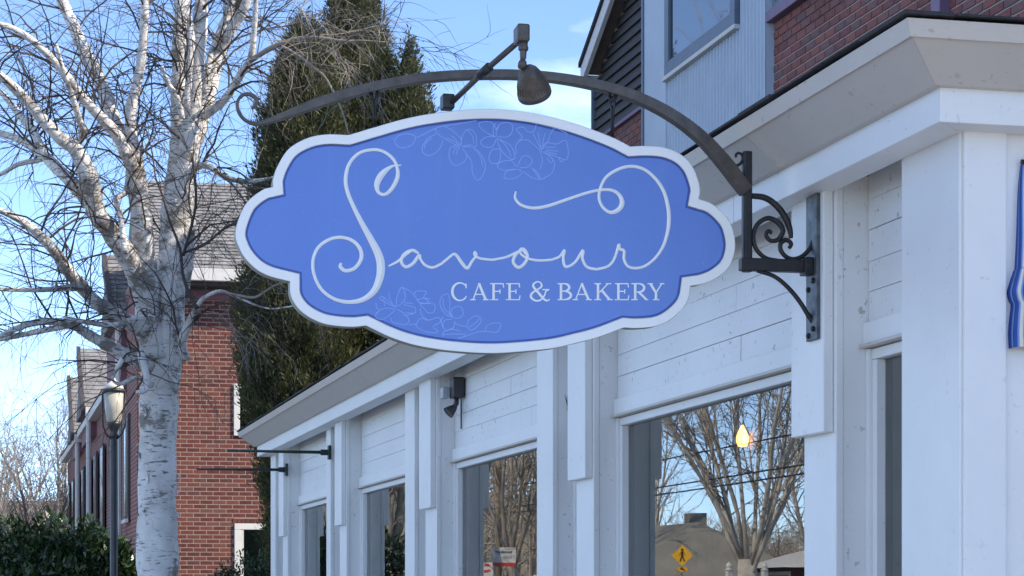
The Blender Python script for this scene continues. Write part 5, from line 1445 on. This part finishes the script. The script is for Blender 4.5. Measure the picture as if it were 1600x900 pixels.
h = 0.26
dpl = flat([(0, -h), (h, 0), (0, h), (-h, 0)], w.z, 0.0, 'yellow', 'panel', t)
flat([(-.135, -.1), (.135, -.1), (.135, .0), (-.135, .0)], w.z - 0.28, 0.0, 'yellow', 'plaque', t)
# walker: head, body, legs, arms
fig = [[(0.0, 0.105), (0.03, 0.12), (0.03, 0.15), (0.0, 0.165), (-0.03, 0.15), (-0.03, 0.12)], [(-.03, .095), (.03, .095), (.028, -.03), (-.028, -.03)], [(-.028, -.03), (.005, -.03), (-.045, -.14), (-.08, -.14)], [(-.005, -.03), (.028, -.03), (.075, -.14), (.04, -.14)],
       [(.02, .09), (.035, .075), (.085, .0), (.07, -.005)], [(-.02, .09), (-.035, .075), (-.085, .02), (-.07, .01)]]
for f_ in fig: flat(f_, w.z, 0.008, 'ink', 'walker_symbol', dpl)
flat([(-.06, -.06), (.03, -.02), (.03, -.035), (.06, -.02), (.05, -.05), (-.05, -.08)], w.z - 0.27, 0.008, 'ink', 'arrow', t)
# utility pole with three wires along the street
w0 = opposite(779, 930, 62); so = to_street(w0)
t = thing('utility_pole', 'wooden utility pole across the street, mirrored in the middle window', 'pole', (w0.x, w0.y, 0), frame='W')
q = MB(); q.tube([(w0.x, w0.y, 0), (w0.x, w0.y, 9.5)], [0.10, 0.075], 10); part('pole', q, M['pole_wood'], t, smooth=True)
q = MB(); a, b_ = street(so.x, so.y - 0.9, 9.0), street(so.x, so.y + 0.9, 9.0); q.tube([a, b_], 0.06, 4); part('crossarm', q, M['pole_wood'], t)
OW = 11.4
for yy, lab in ((666, 'highest dark overhead wire mirrored in the largest window'), (717, 'middle dark overhead wire mirrored in the largest window'), (731, 'lowest dark overhead wire mirrored in the largest window')):
    sv = s_at(1255, -OW); zv = z_at(1255, yy, sv, -OW)
    q = MB(); q.tube([street(s_, OW, zv + 0.00035 * (s_ - 35) ** 2 - 0.1) for s_ in range(-30, 121, 10)], 0.016, 5)
    single('overhead_wire', q, M['ink'], lab, 'wire', group='wires across the street')
# boards by the pole
w = opposite(787, 869, 58)
t = thing('notice_board', 'white notice board with a red foot, mirrored in the middle window', 'sign', (w.x, w.y, 0), frame='W')
dirv = (opposite_cam - w); dirv.z = 0; dirv.normalize(); rt_ = Vector((0, 0, 1)).cross(dirv)
U_ = 58 / F
nb = flat([(-20 * U_, -10 * U_), (20 * U_, -10 * U_), (20 * U_, 14 * U_), (-20 * U_, 14 * U_)], w.z, 0, 'trim_white', 'panel', t)
flat([(-20 * U_, -16 * U_), (20 * U_, -16 * U_), (20 * U_, -10.2 * U_), (-20 * U_, -10.2 * U_)], w.z, 0, 'red', 'foot_band', t)
for k in range(8): flat([((-13 + k * 3.2) * U_, 5 * U_), ((-11 + k * 3.2) * U_, 5 * U_), ((-11 + k * 3.2) * U_, 8 * U_), ((-13 + k * 3.2) * U_, 8 * U_)], w.z, 0.006, 'ink', 'lettering', nb)
for k in range(5): flat([((-13 + k * 3.4) * U_, -3 * U_), ((-11 + k * 3.4) * U_, -3 * U_), ((-11 + k * 3.4) * U_, 0 * U_), ((-13 + k * 3.4) * U_, 0 * U_)], w.z, 0.006, 'galv', 'lettering', nb)
for dx in (-0.28, 0.28):
    q = MB(); a = w + rt_ * dx - dirv * 0.03; q.tube([(a.x, a.y, 0), (a.x, a.y, w.z + 0.2)], 0.025, 6); part('post', q, M['galv'], t)
w = opposite(761, 889, 56)
t = thing('parking_sign', 'small white sign with red marks, mirrored beside the notice board', 'sign', (w.x, w.y, 0), frame='W')
dirv = (opposite_cam - w); dirv.z = 0; dirv.normalize(); rt_ = Vector((0, 0, 1)).cross(dirv)
pn = flat([(-8 * U_, -11 * U_), (8 * U_, -11 * U_), (8 * U_, 10 * U_), (-8 * U_, 10 * U_)], w.z, 0, 'trim_white', 'panel', t)
flat([(-5 * U_, 4 * U_), (5 * U_, 4 * U_), (3 * U_, 8 * U_), (-2 * U_, 8 * U_)], w.z, 0.006, 'red', 'mark', pn)
flat([(-6 * U_, -3 * U_), (4 * U_, -6 * U_), (4 * U_, -2 * U_), (-4 * U_, -0.5 * U_)], w.z, 0.006, 'red', 'mark', pn)
q = MB(); a = w - dirv * 0.03; q.tube([(a.x, a.y, 0), (a.x, a.y, w.z + 0.15)], 0.025, 6); part('post', q, M['galv'], t)
# white fence posts in front of the big tree
for i, pxx in enumerate((1139, 1194)):
    w = opposite(pxx, 884, 40)
    q = MB(); q.box(w.x - 0.05, w.x + 0.05, w.y - 0.05, w.y + 0.05, 0, w.z - 0.08); q.lathe([(0.075, w.z - 0.08), (0.075, w.z - 0.06), (0.045, w.z - 0.05), (0.06, w.z), (0.03, w.z + 0.05), (0.004, w.z + 0.07)], 10, (w.x, w.y, 0))
    single('fence_post', q, M['trim_white'], ['left', 'right'][i] + ' white fence post with a turned finial, mirrored below the large tree', 'post', group='white fence posts across the street')

q_ = to_street(pix(1075, 930, 72)); w = street(q_.x, 2 * (OU + 0.10) - q_.y, 0)
bare_tree('bare_tree', 'very tall bare tree across the street, mirrored in the metal bay window', w, 23, 46, stems=8, spread=0.3, r0=0.28, dens=1.3, group='bare trees across the street', sub=2, rmin=0.016, l1=2.4)
